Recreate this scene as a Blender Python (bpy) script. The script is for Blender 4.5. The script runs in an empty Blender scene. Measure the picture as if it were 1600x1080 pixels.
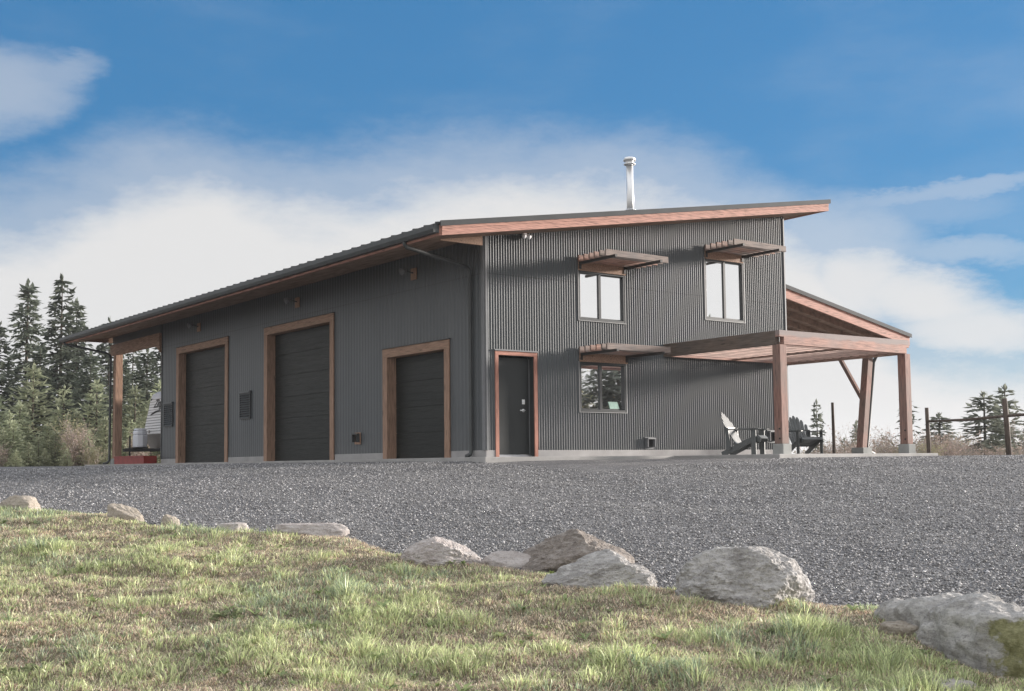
import bpy, bmesh, math, random
import numpy as np
from mathutils import Vector, Matrix, noise as mnoise
R = math.radians
rng = np.random.default_rng(7)
random.seed(7)
scene = bpy.context.scene
col = scene.collection

# ------------------------------------------------------------------ camera
CX, CY, CZ = -14.1129, -19.8082, -0.1525
YAW, PITCH, ROLL, FPX, PYC = 0.6416, 0.0728, -0.0109, 1870.27, 589.35
C = Vector((CX, CY, CZ))
Fh = Vector((math.sin(YAW), math.cos(YAW), 0)); Rh = Vector((math.cos(YAW), -math.sin(YAW), 0))
F = Fh * math.cos(PITCH) + Vector((0, 0, math.sin(PITCH)))
U = Rh.cross(F)
R2 = Rh * math.cos(ROLL) + U * math.sin(ROLL); U2 = -Rh * math.sin(ROLL) + U * math.cos(ROLL)
cam = bpy.data.objects.new('camera', bpy.data.cameras.new('camera'))
col.objects.link(cam)
cam.matrix_world = Matrix(((R2.x, U2.x, -F.x, C.x), (R2.y, U2.y, -F.y, C.y), (R2.z, U2.z, -F.z, C.z), (0, 0, 0, 1)))
cam.data.sensor_width = 36; cam.data.lens = FPX / 1600 * 36
cam.data.shift_y = (PYC - 540) / 1600
cam.data.clip_start = 0.1; cam.data.clip_end = 9000
scene.camera = cam

def ray(px, py): return F + R2 * ((px - 800) / FPX) + U2 * ((PYC - py) / FPX)
def hit(px, py, ax, v):
    d = ray(px, py); return C + d * ((v - C[ax]) / d[ax])
def W(d, s, z=0): 
    p = C + Fh * d + Rh * s; return Vector((p.x, p.y, z))
def ds(x, y):
    q = Vector((x - CX, y - CY, 0)); return q.dot(Fh), q.dot(Rh)

# ------------------------------------------------------------------ terrain
PD = [-60, 0, 6, 8, 10, 12, 14, 16, 18, 20, 22, 24, 26, 30, 60, 5000]
PZ = [-2.4, -1.8, -1.72, -1.65, -1.48, -1.26, -1.03, -.80, -.59, -.39, -.20, -.085, -.065, -.065, -.07, -.07]
def sstep(a, b, x):
    t = np.clip((x - a) / (b - a), 0, 1); return t * t * (3 - 2 * t)
def gz(d, s):
    d = np.asarray(d, float); s = np.asarray(s, float)
    z = np.interp(d, PD, PZ)
    z = z - .15 * sstep(10.5, 16, s) * sstep(20, 32, d)
    z = z - 3.2 * sstep(34, 90, d) * sstep(-2, 8, s + (d - 34) * .0)
    z = z + 1.2 * sstep(50, 120, d) * (1 - sstep(-12, -4, s))
    z = z - .09 * (1 - sstep(-14, -5, s)) * sstep(14, 20, d) * (1 - sstep(25, 34, d))
    return z
def gxy(x, y):
    d, s = ds(x, y); return float(gz(d, s))
def ground(px, py):
    r = ray(px, py); t = 4.0
    while t < 200:
        p = C + r * t
        if p.z <= gxy(p.x, p.y): break
        t += .02
    return p

def vnoise(x, y, seed=0):
    xi = np.floor(x).astype(int); yi = np.floor(y).astype(int); fx = x - xi; fy = y - yi
    fx = fx * fx * (3 - 2 * fx); fy = fy * fy * (3 - 2 * fy)
    def h(a, b):
        n = (a * 374761393 + b * 668265263 + seed * 974634533) & 0x7fffffff
        n = ((n ^ (n >> 13)) * 1274126177) & 0x7fffffff
        n = (n ^ (n >> 16)) & 0xffff
        return n / 65535.0
    return (h(xi, yi) * (1 - fx) + h(xi + 1, yi) * fx) * (1 - fy) + (h(xi, yi + 1) * (1 - fx) + h(xi + 1, yi + 1) * fx) * fy
def fbm(x, y, seed=0, o=4):
    v = 0; a = .5; t = 0
    for i in range(o):
        v = v + a * vnoise(x * 2 ** i, y * 2 ** i, seed + i * 17); t += a; a *= .5
    return v / t

# ------------------------------------------------------------------ node helpers / materials
class NT:
    def __init__(s, name):
        s.m = bpy.data.materials.new(name); s.m.use_nodes = True
        s.t = s.m.node_tree; s.n = s.t.nodes; s.n.clear()
        s.out = s.n.new('ShaderNodeOutputMaterial')
    def add(s, typ, **kw):
        nd = s.n.new('ShaderNode' + typ)
        for k, v in kw.items():
            if k.startswith('i_'):
                k2 = k[2:].replace('_', ' ')
                nd.inputs[k2].default_value = v
            else: setattr(nd, k, v)
        return nd
    def link(s, a, b): s.t.links.new(a, b)
    def ramp(s, fac, stops):
        r = s.n.new('ShaderNodeValToRGB'); e = r.color_ramp.elements
        while len(e) > 1: e.remove(e[-1])
        e[0].position = stops[0][0]; e[0].color = (*stops[0][1], 1)
        for p, c in stops[1:]:
            k = e.new(p); k.color = (*c, 1)
        s.link(fac, r.inputs[0]); return r.outputs[0]
    def mix(s, fac, a, b, mode='MIX'):
        m = s.n.new('ShaderNodeMix'); m.data_type = 'RGBA'; m.blend_type = mode
        for sock, v in ((m.inputs[0], fac), (m.inputs[6], a), (m.inputs[7], b)):
            if hasattr(v, 'is_linked') or hasattr(v, 'links'): s.link(v, sock)
            elif isinstance(v, (int, float)): sock.default_value = v
            else: sock.default_value = (*v, 1)
        return m.outputs[2]
    def noise(s, vec, scale, detail=4, rough=.55, out=0):
        n = s.add('TexNoise'); n.inputs['Scale'].default_value = scale; n.inputs['Detail'].default_value = detail; n.inputs['Roughness'].default_value = rough
        if vec is not None: s.link(vec, n.inputs['Vector'])
        return n.outputs[out]
    def coords(s, which='Object', scale=None):
        t = s.add('TexCoord'); o = t.outputs[which]
        if scale:
            mp = s.add('Mapping'); mp.inputs['Scale'].default_value = scale; s.link(o, mp.inputs[0]); o = mp.outputs[0]
        return o
    def bump(s, h, strength, dist, normal=None):
        b = s.add('Bump'); b.inputs['Strength'].default_value = strength; b.inputs['Distance'].default_value = dist
        s.link(h, b.inputs['Height'])
        if normal is not None: s.link(normal, b.inputs['Normal'])
        return b.outputs[0]
    def pbr(s, colr, rough=.6, metal=0, normal=None, spec=.5):
        p = s.add('BsdfPrincipled')
        for sock, v in ((p.inputs['Base Color'], colr), (p.inputs['Roughness'], rough), (p.inputs['Metallic'], metal)):
            if hasattr(v, 'links'): s.link(v, sock)
            elif isinstance(v, (int, float)): sock.default_value = v
            else: sock.default_value = (*v, 1)
        p.inputs['Specular IOR Level'].default_value = spec
        if normal is not None: s.link(normal, p.inputs['Normal'])
        s.link(p.outputs[0], s.out.inputs[0]); return p

M = {}
def simple(name, c, rough=.6, metal=0, var=.25, scale=6, bump=0, spec=.5):
    t = NT(name); v = t.coords()
    n = t.noise(v, scale, 5)
    a = tuple(x * (1 - var) for x in c); b = tuple(min(1, x * (1 + var)) for x in c)
    cc = t.ramp(n, [(.3, a), (.7, b)])
    nm = t.bump(t.noise(v, scale * 8, 3), bump, .01) if bump else None
    t.pbr(cc, rough, metal, nm, spec); M[name] = t.m
def wood(name, c, stretch, dark=.55, grey=None, rough=.7, gfac=.5):
    # grain runs along the axis with the small scale number
    t = NT(name); v = t.coords('Object', stretch)
    n1 = t.noise(v, 3, 8, .6); n2 = t.noise(v, 11, 4, .7)
    cc = t.ramp(n1, [(.30, tuple(x * dark * .8 for x in c)), (.5, c), (.70, tuple(min(1, x * 1.35) for x in c))])
    knots = t.add('TexVoronoi'); kv = t.coords('Object'); mp = t.add('Mapping')
    mp.inputs['Scale'].default_value = tuple(max(.9, min(4.5, q * .5)) * 1.1 for q in stretch); t.link(kv, mp.inputs[0]); t.link(mp.outputs[0], knots.inputs['Vector'])
    knots.inputs['Scale'].default_value = 1.6
    kf = t.ramp(knots.outputs['Distance'], [(.0, (1, 1, 1)), (.07, (.85, .85, .85)), (.15, (0, 0, 0))])
    cc = t.mix(kf, cc, tuple(x * .35 for x in c))
    if grey:
        gn = t.ramp(t.noise(t.coords('Object'), 1.1, 3), [(.42, (0, 0, 0)), (.62, (gfac, gfac, gfac))])
        cc = t.mix(gn, cc, grey)
    t.pbr(cc, rough, 0, t.bump(n2, .25, .01), .3); M[name] = t.m

CEDAR = (.46, .245, .195)
wood('cedar_x', CEDAR, (1, 14, 14), .42)
wood('cedar_y', CEDAR, (14, 1, 14), .6)
wood('cedar_z', CEDAR, (14, 14, 1), .6)
wood('trim_y', (.36, .23, .165), (14, 1, 14), .62)
wood('trim_z', (.36, .23, .165), (14, 14, 1), .62)
wood('doortrim_z', (.44, .21, .16), (14, 14, 1), .7)
wood('doortrim_x', (.44, .21, .16), (1, 14, 14), .7)
wood('soffit', (.30, .20, .15), (2, .6, 2), .7)
wood('beam_x', (.40, .22, .175), (1, 12, 12), .55, (.25, .21, .20), gfac=.5)
def weather_top(name, z0, z1, grey):
    # rain-greyed upper edge of an old beam
    m = M[name]; t = m.node_tree; p = [n for n in t.nodes if n.type == 'BSDF_PRINCIPLED'][0]
    src = p.inputs['Base Color'].links[0].from_socket
    tc = t.nodes.new('ShaderNodeTexCoord'); sx = t.nodes.new('ShaderNodeSeparateXYZ'); t.links.new(tc.outputs['Object'], sx.inputs[0])
    nz = t.nodes.new('ShaderNodeTexNoise'); nz.inputs['Scale'].default_value = 3.5; nz.inputs['Detail'].default_value = 5; t.links.new(tc.outputs['Object'], nz.inputs['Vector'])
    ma = t.nodes.new('ShaderNodeMath'); ma.operation = 'MULTIPLY_ADD'; t.links.new(nz.outputs[0], ma.inputs[0]); ma.inputs[1].default_value = .14; t.links.new(sx.outputs[2], ma.inputs[2])
    mr = t.nodes.new('ShaderNodeMapRange'); t.links.new(ma.outputs[0], mr.inputs[0]); mr.inputs[1].default_value = z0 + .07; mr.inputs[2].default_value = z1 + .07; mr.inputs[4].default_value = .85
    mx = t.nodes.new('ShaderNodeMix'); mx.data_type = 'RGBA'; t.links.new(mr.outputs[0], mx.inputs[0]); t.links.new(src, mx.inputs[6]); mx.inputs[7].default_value = (*grey, 1)
    t.links.new(mx.outputs[2], p.inputs['Base Color'])
weather_top('beam_x', 2.43, 2.48, (.27, .235, .23))
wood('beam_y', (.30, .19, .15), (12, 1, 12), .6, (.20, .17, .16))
wood('post_z', (.29, .165, .135), (12, 12, 1), .55, (.21, .165, .145), gfac=.6)
wood('slat_x', (.36, .21, .165), (1, 12, 12), .55, (.22, .185, .17), gfac=.9)
wood('slat_grey', (.22, .175, .155), (1, 12, 12), .6, (.17, .15, .145), gfac=.9)
wood('slat_light', (.52, .36, .31), (1, 12, 12), .75)
wood('beam_shaded', (.15, .115, .095), (12, 1, 12), .7, (.11, .10, .095))  # near side beam: shade of its left face put into a darker wood colour
wood('pole', (.11, .085, .07), (9, 9, 1), .5)
simple('metal_dark', (.055, .060, .062), .5, .0, .15, 3)
simple('metal_roof', (.060, .064, .068), .7, .0, .15, 2, 0, .2)
simple('trim_metal', (.20, .205, .215), .5, .1, .1, 4, 0, .3)
simple('bracket', (.035, .030, .028), .6)
simple('galv', (.62, .63, .66), .30, .9, .08, 8)
simple('casing', (.30, .305, .31), .5, .1, .1, 4, 0, .3)
simple('steel', (.86, .87, .88), .32, .55, .05, 3)
simple('garage_panel', (.016, .019, .018), .5, 0, .10, 2, .15)
simple('door_paint', (.024, .028, .029), .42, 0, .06, 2)
simple('vinyl_dark', (.045, .050, .054), .4, 0, .08, 5)
simple('black', (.018, .018, .019), .6)
simple('white_paint', (.84, .84, .86), .35, 0, .05, 3)
simple('propane_white', (.78, .80, .86), .3, 0, .05, 3)
simple('taupe', (.26, .235, .215), .4, 0, .1, 3)
simple('red_steel', (.26, .028, .022), .5, 0, .25, 4)
simple('chair_paint', (.026, .036, .038), .55, 0, .12, 5, 0, 1.0)
simple('paper', (.42, .60, .52), .8)
simple('bark', (.095, .075, .06), .9, 0, .4, 6, .6)
simple('greybark', (.30, .26, .24), .9, 0, .3, 9)
simple('lamp_grey', (.09, .09, .09), .45)

def concrete(name, c):
    t = NT(name); v = t.coords()
    n = t.noise(v, 2.2, 6); n2 = t.noise(v, 26, 4)
    cc = t.ramp(n, [(.3, tuple(x * .75 for x in c)), (.65, c), (.85, tuple(x * 1.15 for x in c))])
    vo = t.add('TexVoronoi'); t.link(v, vo.inputs['Vector']); vo.inputs['Scale'].default_value = 5.5
    pit = t.ramp(vo.outputs['Distance'], [(0, (1, 1, 1)), (.06, (0, 0, 0))])
    cc = t.mix(pit, cc, tuple(x * .45 for x in c))
    t.pbr(cc, .85, 0, t.bump(n2, .3, .01), .3); M[name] = t.m
def doorskin():
    t = NT('garage_panel'); v = t.coords('Object', (1, 1.2, 26)); n = t.noise(v, 2.4, 6, .7)
    cc = t.ramp(n, [(.35, (.010, .013, .012)), (.6, (.016, .019, .018)), (.74, (.030, .033, .032))])
    t.pbr(cc, t.ramp(n, [(.4, (.55, .55, .55)), (.7, (.38, .38, .38))]), 0, t.bump(n, .25, .01), .3); M['garage_panel'] = t.m
doorskin()
concrete('concrete', (.42, .41, .41)); concrete('pier', (.36, .37, .36)); concrete('slab', (.45, .44, .43))

def siding(name):
    t = NT(name); v = t.coords('Object', (1, 1, .25))
    n = t.noise(v, 1.3, 5)
    cc = t.ramp(n, [(.3, (.077, .087, .095)), (.7, (.097, .107, .115))])
    s2 = t.noise(t.coords('Object', (6, 6, .5)), 3, 4)
    cc = t.mix(t.ramp(s2, [(.55, (0, 0, 0)), (.8, (.25, .25, .25))]), cc, (.052, .058, .061))
    # dust on the lowest run of the sheets
    sx = t.add('SeparateXYZ'); t.link(t.coords('Object'), sx.inputs[0])
    mr = t.add('MapRange'); t.link(sx.outputs[2], mr.inputs[0]); mr.inputs[1].default_value = .1; mr.inputs[2].default_value = .8; mr.inputs[3].default_value = .22; mr.inputs[4].default_value = 0
    dn = t.add('Math', operation='MULTIPLY'); t.link(mr.outputs[0], dn.inputs[0]); t.link(t.noise(t.coords(), 3, 5), dn.inputs[1])
    cc = t.mix(dn.outputs[0], cc, (.24, .23, .22))
    sm = t.add('Math', operation='SUBTRACT'); t.link(sx.outputs[2], sm.inputs[0]); sm.inputs[1].default_value = 3.77
    ab = t.add('Math', operation='ABSOLUTE'); t.link(sm.outputs[0], ab.inputs[0])
    cc = t.mix(t.ramp(ab.outputs[0], [(.006, (.55, .55, .55)), (.014, (0, 0, 0))]), cc, (.03, .03, .032))
    t.pbr(cc, .43, .05, None, .5); M[name] = t.m
siding('siding')

def glass():
    t = NT('glass')
    n = t.noise(t.coords('Object', (1, 1, 1)), 1.6, 2)
    nm = t.bump(n, .035, .02)
    g = t.add('BsdfGlossy'); g.inputs['Color'].default_value = (1, 1, 1, 1); g.inputs['Roughness'].default_value = .015
    t.link(nm, g.inputs['Normal'])
    d = t.add('BsdfDiffuse'); d.inputs['Color'].default_value = (.02, .022, .024, 1)
    mx = t.add('MixShader'); mx.inputs[0].default_value = .985
    t.link(d.outputs[0], mx.inputs[1]); t.link(g.outputs[0], mx.inputs[2]); t.link(mx.outputs[0], t.out.inputs[0]); M['glass'] = t.m
glass()

def gravel():
    t = NT('gravel'); v = t.coords('Object')
    w = t.add('TexVoronoi'); t.link(v, w.inputs['Vector']); w.inputs['Scale'].default_value = 46
    w2 = t.add('TexVoronoi'); t.link(v, w2.inputs['Vector']); w2.inputs['Scale'].default_value = 95
    sep = t.add('SeparateColor'); t.link(w.outputs['Color'], sep.inputs[0])
    sep2 = t.add('SeparateColor'); t.link(w2.outputs['Color'], sep2.inputs[0])
    c1 = t.ramp(sep.outputs[0], [(0, (.11, .11, .114)), (.35, (.19, .19, .197)), (.68, (.29, .29, .298)), (.88, (.42, .415, .42)), (1, (.60, .59, .59))])
    c2 = t.ramp(sep2.outputs[1], [(0, (.09, .09, .095)), (.6, (.21, .21, .218)), (1, (.46, .455, .45))])
    cc = t.mix(.4, c1, c2)
    big = t.ramp(t.noise(v, .35, 5), [(.35, (.86, .86, .87)), (.65, (1.08, 1.06, 1.05))])
    cc = t.mix(1.0, cc, big, 'MULTIPLY')
    # faint wheel tracks: two pale packed bands curving across the yard towards the doors
    sx = t.add('SeparateXYZ'); t.link(v, sx.inputs[0])
    wob = t.add('Math', operation='MULTIPLY_ADD'); t.link(t.noise(v, .12, 3), wob.inputs[0]); wob.inputs[1].default_value = 6; t.link(sx.outputs[0], wob.inputs[2])
    sn_ = t.add('Math', operation='PINGPONG'); t.link(wob.outputs[0], sn_.inputs[0]); sn_.inputs[1].default_value = .85
    trk = t.ramp(sn_.outputs[0], [(.0, (1.12, 1.11, 1.09)), (.22, (1, 1, 1)), (.8, (.95, .95, .96))])
    cc = t.mix(1.0, cc, trk, 'MULTIPLY')
    pat = t.ramp(t.noise(v, .9, 7, .65), [(.36, (.80, .80, .82)), (.5, (1, 1, 1)), (.68, (1.14, 1.13, 1.12))])
    cc = t.mix(1.0, cc, pat, 'MULTIPLY')
    grn = t.ramp(t.noise(v, 1.3, 6), [(.66, (0, 0, 0)), (.78, (.35, .35, .35))])
    cc = t.mix(grn, cc, (.13, .15, .08))
    b = t.bump(w.outputs['Distance'], 1.0, .030); b.node.invert = True
    b2 = t.bump(w2.outputs['Distance'], .8, .012, b); b2.node.invert = True
    t.pbr(cc, .8, 0, b2, .35); M['gravel'] = t.m
gravel()
def stone_mat():
    t = NT('stone_chip'); a = t.add('Attribute', attribute_name='tint')
    t.pbr(a.outputs['Color'], .75, 0, None, .35); M['stone_chip'] = t.m
stone_mat()
def soil():
    t = NT('soil'); v = t.coords('Object')
    n = t.noise(v, 1.2, 8, .65); n2 = t.noise(v, 22, 5, .7)
    cc = t.ramp(n, [(.3, (.18, .15, .11)), (.5, (.28, .235, .175)), (.7, (.38, .31, .25))])
    cc = t.mix(t.ramp(n2, [(.35, (0, 0, 0)), (.6, (.6, .6, .6))]), cc, (.12, .12, .07))
    t.pbr(cc, .95, 0, t.bump(n2, 1, .04), .1); M['soil'] = t.m
    t = NT('meadow'); v = t.coords('Object')
    n = t.noise(v, .25, 8, .65); n2 = t.noise(v, 5, 5, .7)
    cc = t.ramp(n, [(.3, (.10, .095, .055)), (.5, (.19, .15, .10)), (.7, (.23, .15, .12))])
    t.pbr(cc, .95, 0, t.bump(n2, 1, .15), .1); M['meadow'] = t.m
soil()
def blade_mat():
    t = NT('grass_blade'); a = t.add('Attribute', attribute_name='tint')
    d = t.add('BsdfDiffuse'); tr = t.add('BsdfTranslucent'); g = t.add('BsdfGlossy'); g.inputs['Roughness'].default_value = .45
    t.link(a.outputs['Color'], d.inputs[0]); t.link(a.outputs['Color'], tr.inputs[0])
    m1 = t.add('MixShader'); m1.inputs[0].default_value = .35; t.link(d.outputs[0], m1.inputs[1]); t.link(tr.outputs[0], m1.inputs[2])
    m2 = t.add('MixShader'); m2.inputs[0].default_value = .05; t.link(m1.outputs[0], m2.inputs[1]); t.link(g.outputs[0], m2.inputs[2])
    t.link(m2.outputs[0], t.out.inputs[0]); M['grass_blade'] = t.m
blade_mat()
def leafmat(name, c1, c2, trans=.25, rnd=.35, tint=None):
    t = NT(name); oi = t.add('ObjectInfo')
    n = t.noise(t.coords('Object'), 1.4, 4)
    cc = t.ramp(n, [(.3, c1), (.7, c2)])
    if tint:
        wv = t.add('TexWhiteNoise'); g = t.add('NewGeometry'); t.link(g.outputs['Random Per Island'], wv.inputs['Vector'])
        cc = t.mix(t.ramp(wv.outputs[0], [(.55, (0, 0, 0)), (.8, (1, 1, 1))]), cc, tint)
    h = t.add('HueSaturation'); t.link(cc, h.inputs['Color'])
    mr = t.add('MapRange'); t.link(oi.outputs['Random'], mr.inputs[0]); mr.inputs[3].default_value = 1 - rnd; mr.inputs[4].default_value = 1 + rnd
    t.link(mr.outputs[0], h.inputs['Value'])
    d = t.add('BsdfDiffuse'); tr = t.add('BsdfTranslucent'); t.link(h.outputs[0], d.inputs[0]); t.link(h.outputs[0], tr.inputs[0])
    mx = t.add('MixShader'); mx.inputs[0].default_value = trans; t.link(d.outputs[0], mx.inputs[1]); t.link(tr.outputs[0], mx.inputs[2])
    t.link(mx.outputs[0], t.out.inputs[0]); M[name] = t.m
leafmat('needles_dark', (.10, .122, .10), (.18, .20, .155), .35, .25)
leafmat('needles_light', (.29, .325, .22), (.46, .475, .34), .42, .3)
leafmat('needles_far', (.14, .16, .135), (.25, .265, .215), .4, .25)
leafmat('twig_leaf', (.29, .25, .19), (.40, .33, .28), .4, .3, (.55, .42, .39))
leafmat('brush_leaf', (.21, .20, .13), (.33, .29, .19), .4, .3, (.30, .31, .18))
leafmat('weed_leaf', (.15, .19, .10), (.30, .33, .19), .35, .1)

def rock_mat(name, base, dark, light, moss=0):
    t = NT(name); v = t.coords('Object')
    n = t.noise(v, 3.0, 9, .68); n2 = t.noise(v, 42, 4, .75); n3 = t.noise(v, 9, 8, .7)
    cc = t.ramp(n, [(.28, dark), (.48, base), (.72, light)])
    cc = t.mix(t.ramp(n2, [(.36, (.6, .6, .6)), (.46, (0, 0, 0))]), cc, tuple(x * .45 for x in base))
    sv = t.coords('Object', (2.0, 2.0, 9.0)); sn = t.noise(sv, 3.2, 8, .72)
    cc = t.mix(t.ramp(sn, [(.50, (0, 0, 0)), (.60, (.7, .7, .7))]), cc, light)
    cc = t.mix(t.ramp(sn, [(.34, (.75, .75, .75)), (.43, (0, 0, 0))]), cc, tuple(x * .8 for x in dark))
    cc = t.mix(t.ramp(n3, [(.58, (0, 0, 0)), (.70, (.75, .75, .75))]), cc, light)
    cc = t.mix(t.ramp(t.noise(v, 6, 8, .75), [(.60, (0, 0, 0)), (.68, (.7, .7, .7))]), cc, tuple(x * .45 for x in dark))
    if moss:
        a = t.add('Attribute', attribute_name='moss')
        nn = t.noise(v, 7, 8, .75)
        ad = t.add('Math', operation='ADD'); t.link(a.outputs['Fac'], ad.inputs[0]); t.link(nn, ad.inputs[1])
        mf = t.ramp(ad.outputs[0], [(.80, (0, 0, 0)), (.90, (1, 1, 1))])
        mc = t.ramp(t.noise(v, 22, 6, .75), [(.3, (.15, .145, .065)), (.7, (.40, .39, .22))])
        cc = t.mix(mf, cc, mc)
    b = t.bump(n3, .9, .06); b = t.bump(sn, .6, .03, b); b = t.bump(n2, .6, .012, b)
    t.pbr(cc, .85, 0, b, .25); M[name] = t.m
rock_mat('rock_grey', (.41, .395, .385), (.24, .225, .215), (.66, .64, .625))
rock_mat('rock_brown', (.27, .235, .21), (.16, .14, .125), (.42, .38, .35))
rock_mat('rock_pink', (.50, .45, .43), (.34, .29, .265), (.68, .64, .62))
rock_mat('rock_cream', (.42, .37, .31), (.30, .25, .20), (.55, .49, .43))
rock_mat('rock_moss', (.41, .395, .38), (.24, .23, .22), (.66, .64, .62), 1)

# ------------------------------------------------------------------ mesh helpers
class MB:
    def __init__(s): s.v = []; s.f = []
    def add(s, vs, fs):
        o = len(s.v); s.v += [tuple(p) for p in vs]; s.f += [tuple(i + o for i in q) for q in fs]; return s
    def box(s, x0, x1, y0, y1, z0, z1):
        x0, x1 = min(x0, x1), max(x0, x1); y0, y1 = min(y0, y1), max(y0, y1); z0, z1 = min(z0, z1), max(z0, z1)
        return s.add([(x0, y0, z0), (x1, y0, z0), (x1, y1, z0), (x0, y1, z0), (x0, y0, z1), (x1, y0, z1), (x1, y1, z1), (x0, y1, z1)],
              [(0, 3, 2, 1), (4, 5, 6, 7), (0, 1, 5, 4), (1, 2, 6, 5), (2, 3, 7, 6), (3, 0, 4, 7)])
    def prism(s, poly, axis, a, b):
        # poly in the two other axes (ordered x,y,z without axis), extruded along axis
        def p3(p, q):
            l = [p[0], p[1]]; l.insert(axis, q); return tuple(l)
        n = len(poly)
        return s.add([p3(p, a) for p in poly] + [p3(p, b) for p in poly],
              [tuple(range(n))[::-1], tuple(range(n, 2 * n))] + [(i, (i + 1) % n, (i + 1) % n + n, i + n) for i in range(n)])
    def bar(s, a, b, w, h, up=(0, 0, 1)):
        a = Vector(a); b = Vector(b); d = (b - a).normalized(); sd = d.cross(Vector(up))
        if sd.length < 1e-4: sd = d.cross(Vector((0, 1, 0)))
        sd.normalize(); u = sd.cross(d); vs = []
        for p in (a, b):
            for i, j in ((-1, -1), (1, -1), (1, 1), (-1, 1)): vs.append(p + sd * (i * w / 2) + u * (j * h / 2))
        return s.add(vs, [(0, 1, 2, 3), (7, 6, 5, 4), (0, 4, 5, 1), (1, 5, 6, 2), (2, 6, 7, 3), (3, 7, 4, 0)])
    def tube(s, pts, r, n=8, cap=True):
        pts = [Vector(p) for p in pts]; m = len(pts); rr = r if isinstance(r, (list, tuple)) else [r] * m
        vs = []; ref = None
        for i, p in enumerate(pts):
            d = (pts[min(i + 1, m - 1)] - pts[max(i - 1, 0)]).normalized()
            if ref is None: ref = Vector((1, 0, 0)) if abs(d.x) < .8 else Vector((0, 1, 0))
            a = d.cross(ref).normalized(); b = d.cross(a); ref = -b.cross(d) if False else ref
            for k in range(n):
                t = 2 * math.pi * k / n; vs.append(p + (a * math.cos(t) + b * math.sin(t)) * rr[i])
        fs = [(i * n + k, i * n + (k + 1) % n, (i + 1) * n + (k + 1) % n, (i + 1) * n + k) for i in range(m - 1) for k in range(n)]
        if cap: fs += [tuple(range(n))[::-1], tuple(range((m - 1) * n, m * n))]
        return s.add(vs, fs)
    def build(s, name, mat, parent=None, smooth=False, bevel=0):
        me = bpy.data.meshes.new(name); me.from_pydata(s.v, [], s.f)
        bm = bmesh.new(); bm.from_mesh(me); bmesh.ops.recalc_face_normals(bm, faces=bm.faces); bm.to_mesh(me); bm.free()
        return link(name, me, mat, parent, smooth, bevel)
def link(name, me, mat, parent=None, smooth=False, bevel=0):
    me.materials.append(M[mat] if isinstance(mat, str) else mat)
    if smooth: me.polygons.foreach_set('use_smooth', [True] * len(me.polygons))
    o = bpy.data.objects.new(name, me); col.objects.link(o)
    if parent is not None:
        o.parent = parent
        if parent.type == 'MESH' or True:
            # meshes are written in world coordinates; undo the parents' offset
            p = parent; off = Vector((0, 0, 0)); 
            if parent.get('_local') is None: o.matrix_parent_inverse = world_of(parent).inverted()
    if bevel:
        b = o.modifiers.new('bevel', 'BEVEL'); b.width = bevel; b.segments = 2; b.limit_method = 'ANGLE'; b.angle_limit = R(40)
    return o
def world_of(o):
    m = o.matrix_basis.copy()
    if o.parent is not None: m = world_of(o.parent) @ o.matrix_parent_inverse @ m
    return m
def fast_mesh(name, verts, faces_flat, loop_tot, tint=None):
    me = bpy.data.meshes.new(name)
    me.vertices.add(len(verts)); me.vertices.foreach_set('co', np.ascontiguousarray(verts, dtype=np.float32).ravel())
    me.loops.add(len(faces_flat)); me.loops.foreach_set('vertex_index', np.ascontiguousarray(faces_flat, dtype=np.int32))
    me.polygons.add(len(loop_tot))
    st = np.concatenate([[0], np.cumsum(loop_tot)[:-1]]).astype(np.int32)
    me.polygons.foreach_set('loop_start', st); me.polygons.foreach_set('loop_total', np.asarray(loop_tot, dtype=np.int32))
    if tint is not None:
        at = me.attributes.new('tint', 'FLOAT_COLOR', 'POINT')
        c4 = np.concatenate([tint, np.ones((len(tint), 1))], 1).astype(np.float32); at.data.foreach_set('color', c4.ravel())
    me.update(calc_edges=True); me.validate(); return me
def tag(o, label=None, cat=None, group=None, kind=None):
    if label: o['label'] = label
    if cat: o['category'] = cat
    if group: o['group'] = group
    if kind: o['kind'] = kind
    return o
def empty(name, loc, label, cat, group=None, rz=0, local=False):
    o = bpy.data.objects.new(name, None); o.empty_display_size = .3; col.objects.link(o)
    o.location = loc; o.rotation_euler = (0, 0, rz)
    if local: o['_local'] = 1
    return tag(o, label, cat, group)
def copy_tree(o, parent=None):
    c = o.copy(); col.objects.link(c); c.parent = parent
    for ch in [x for x in o.children]: copy_tree(ch, c)
    return c

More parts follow.
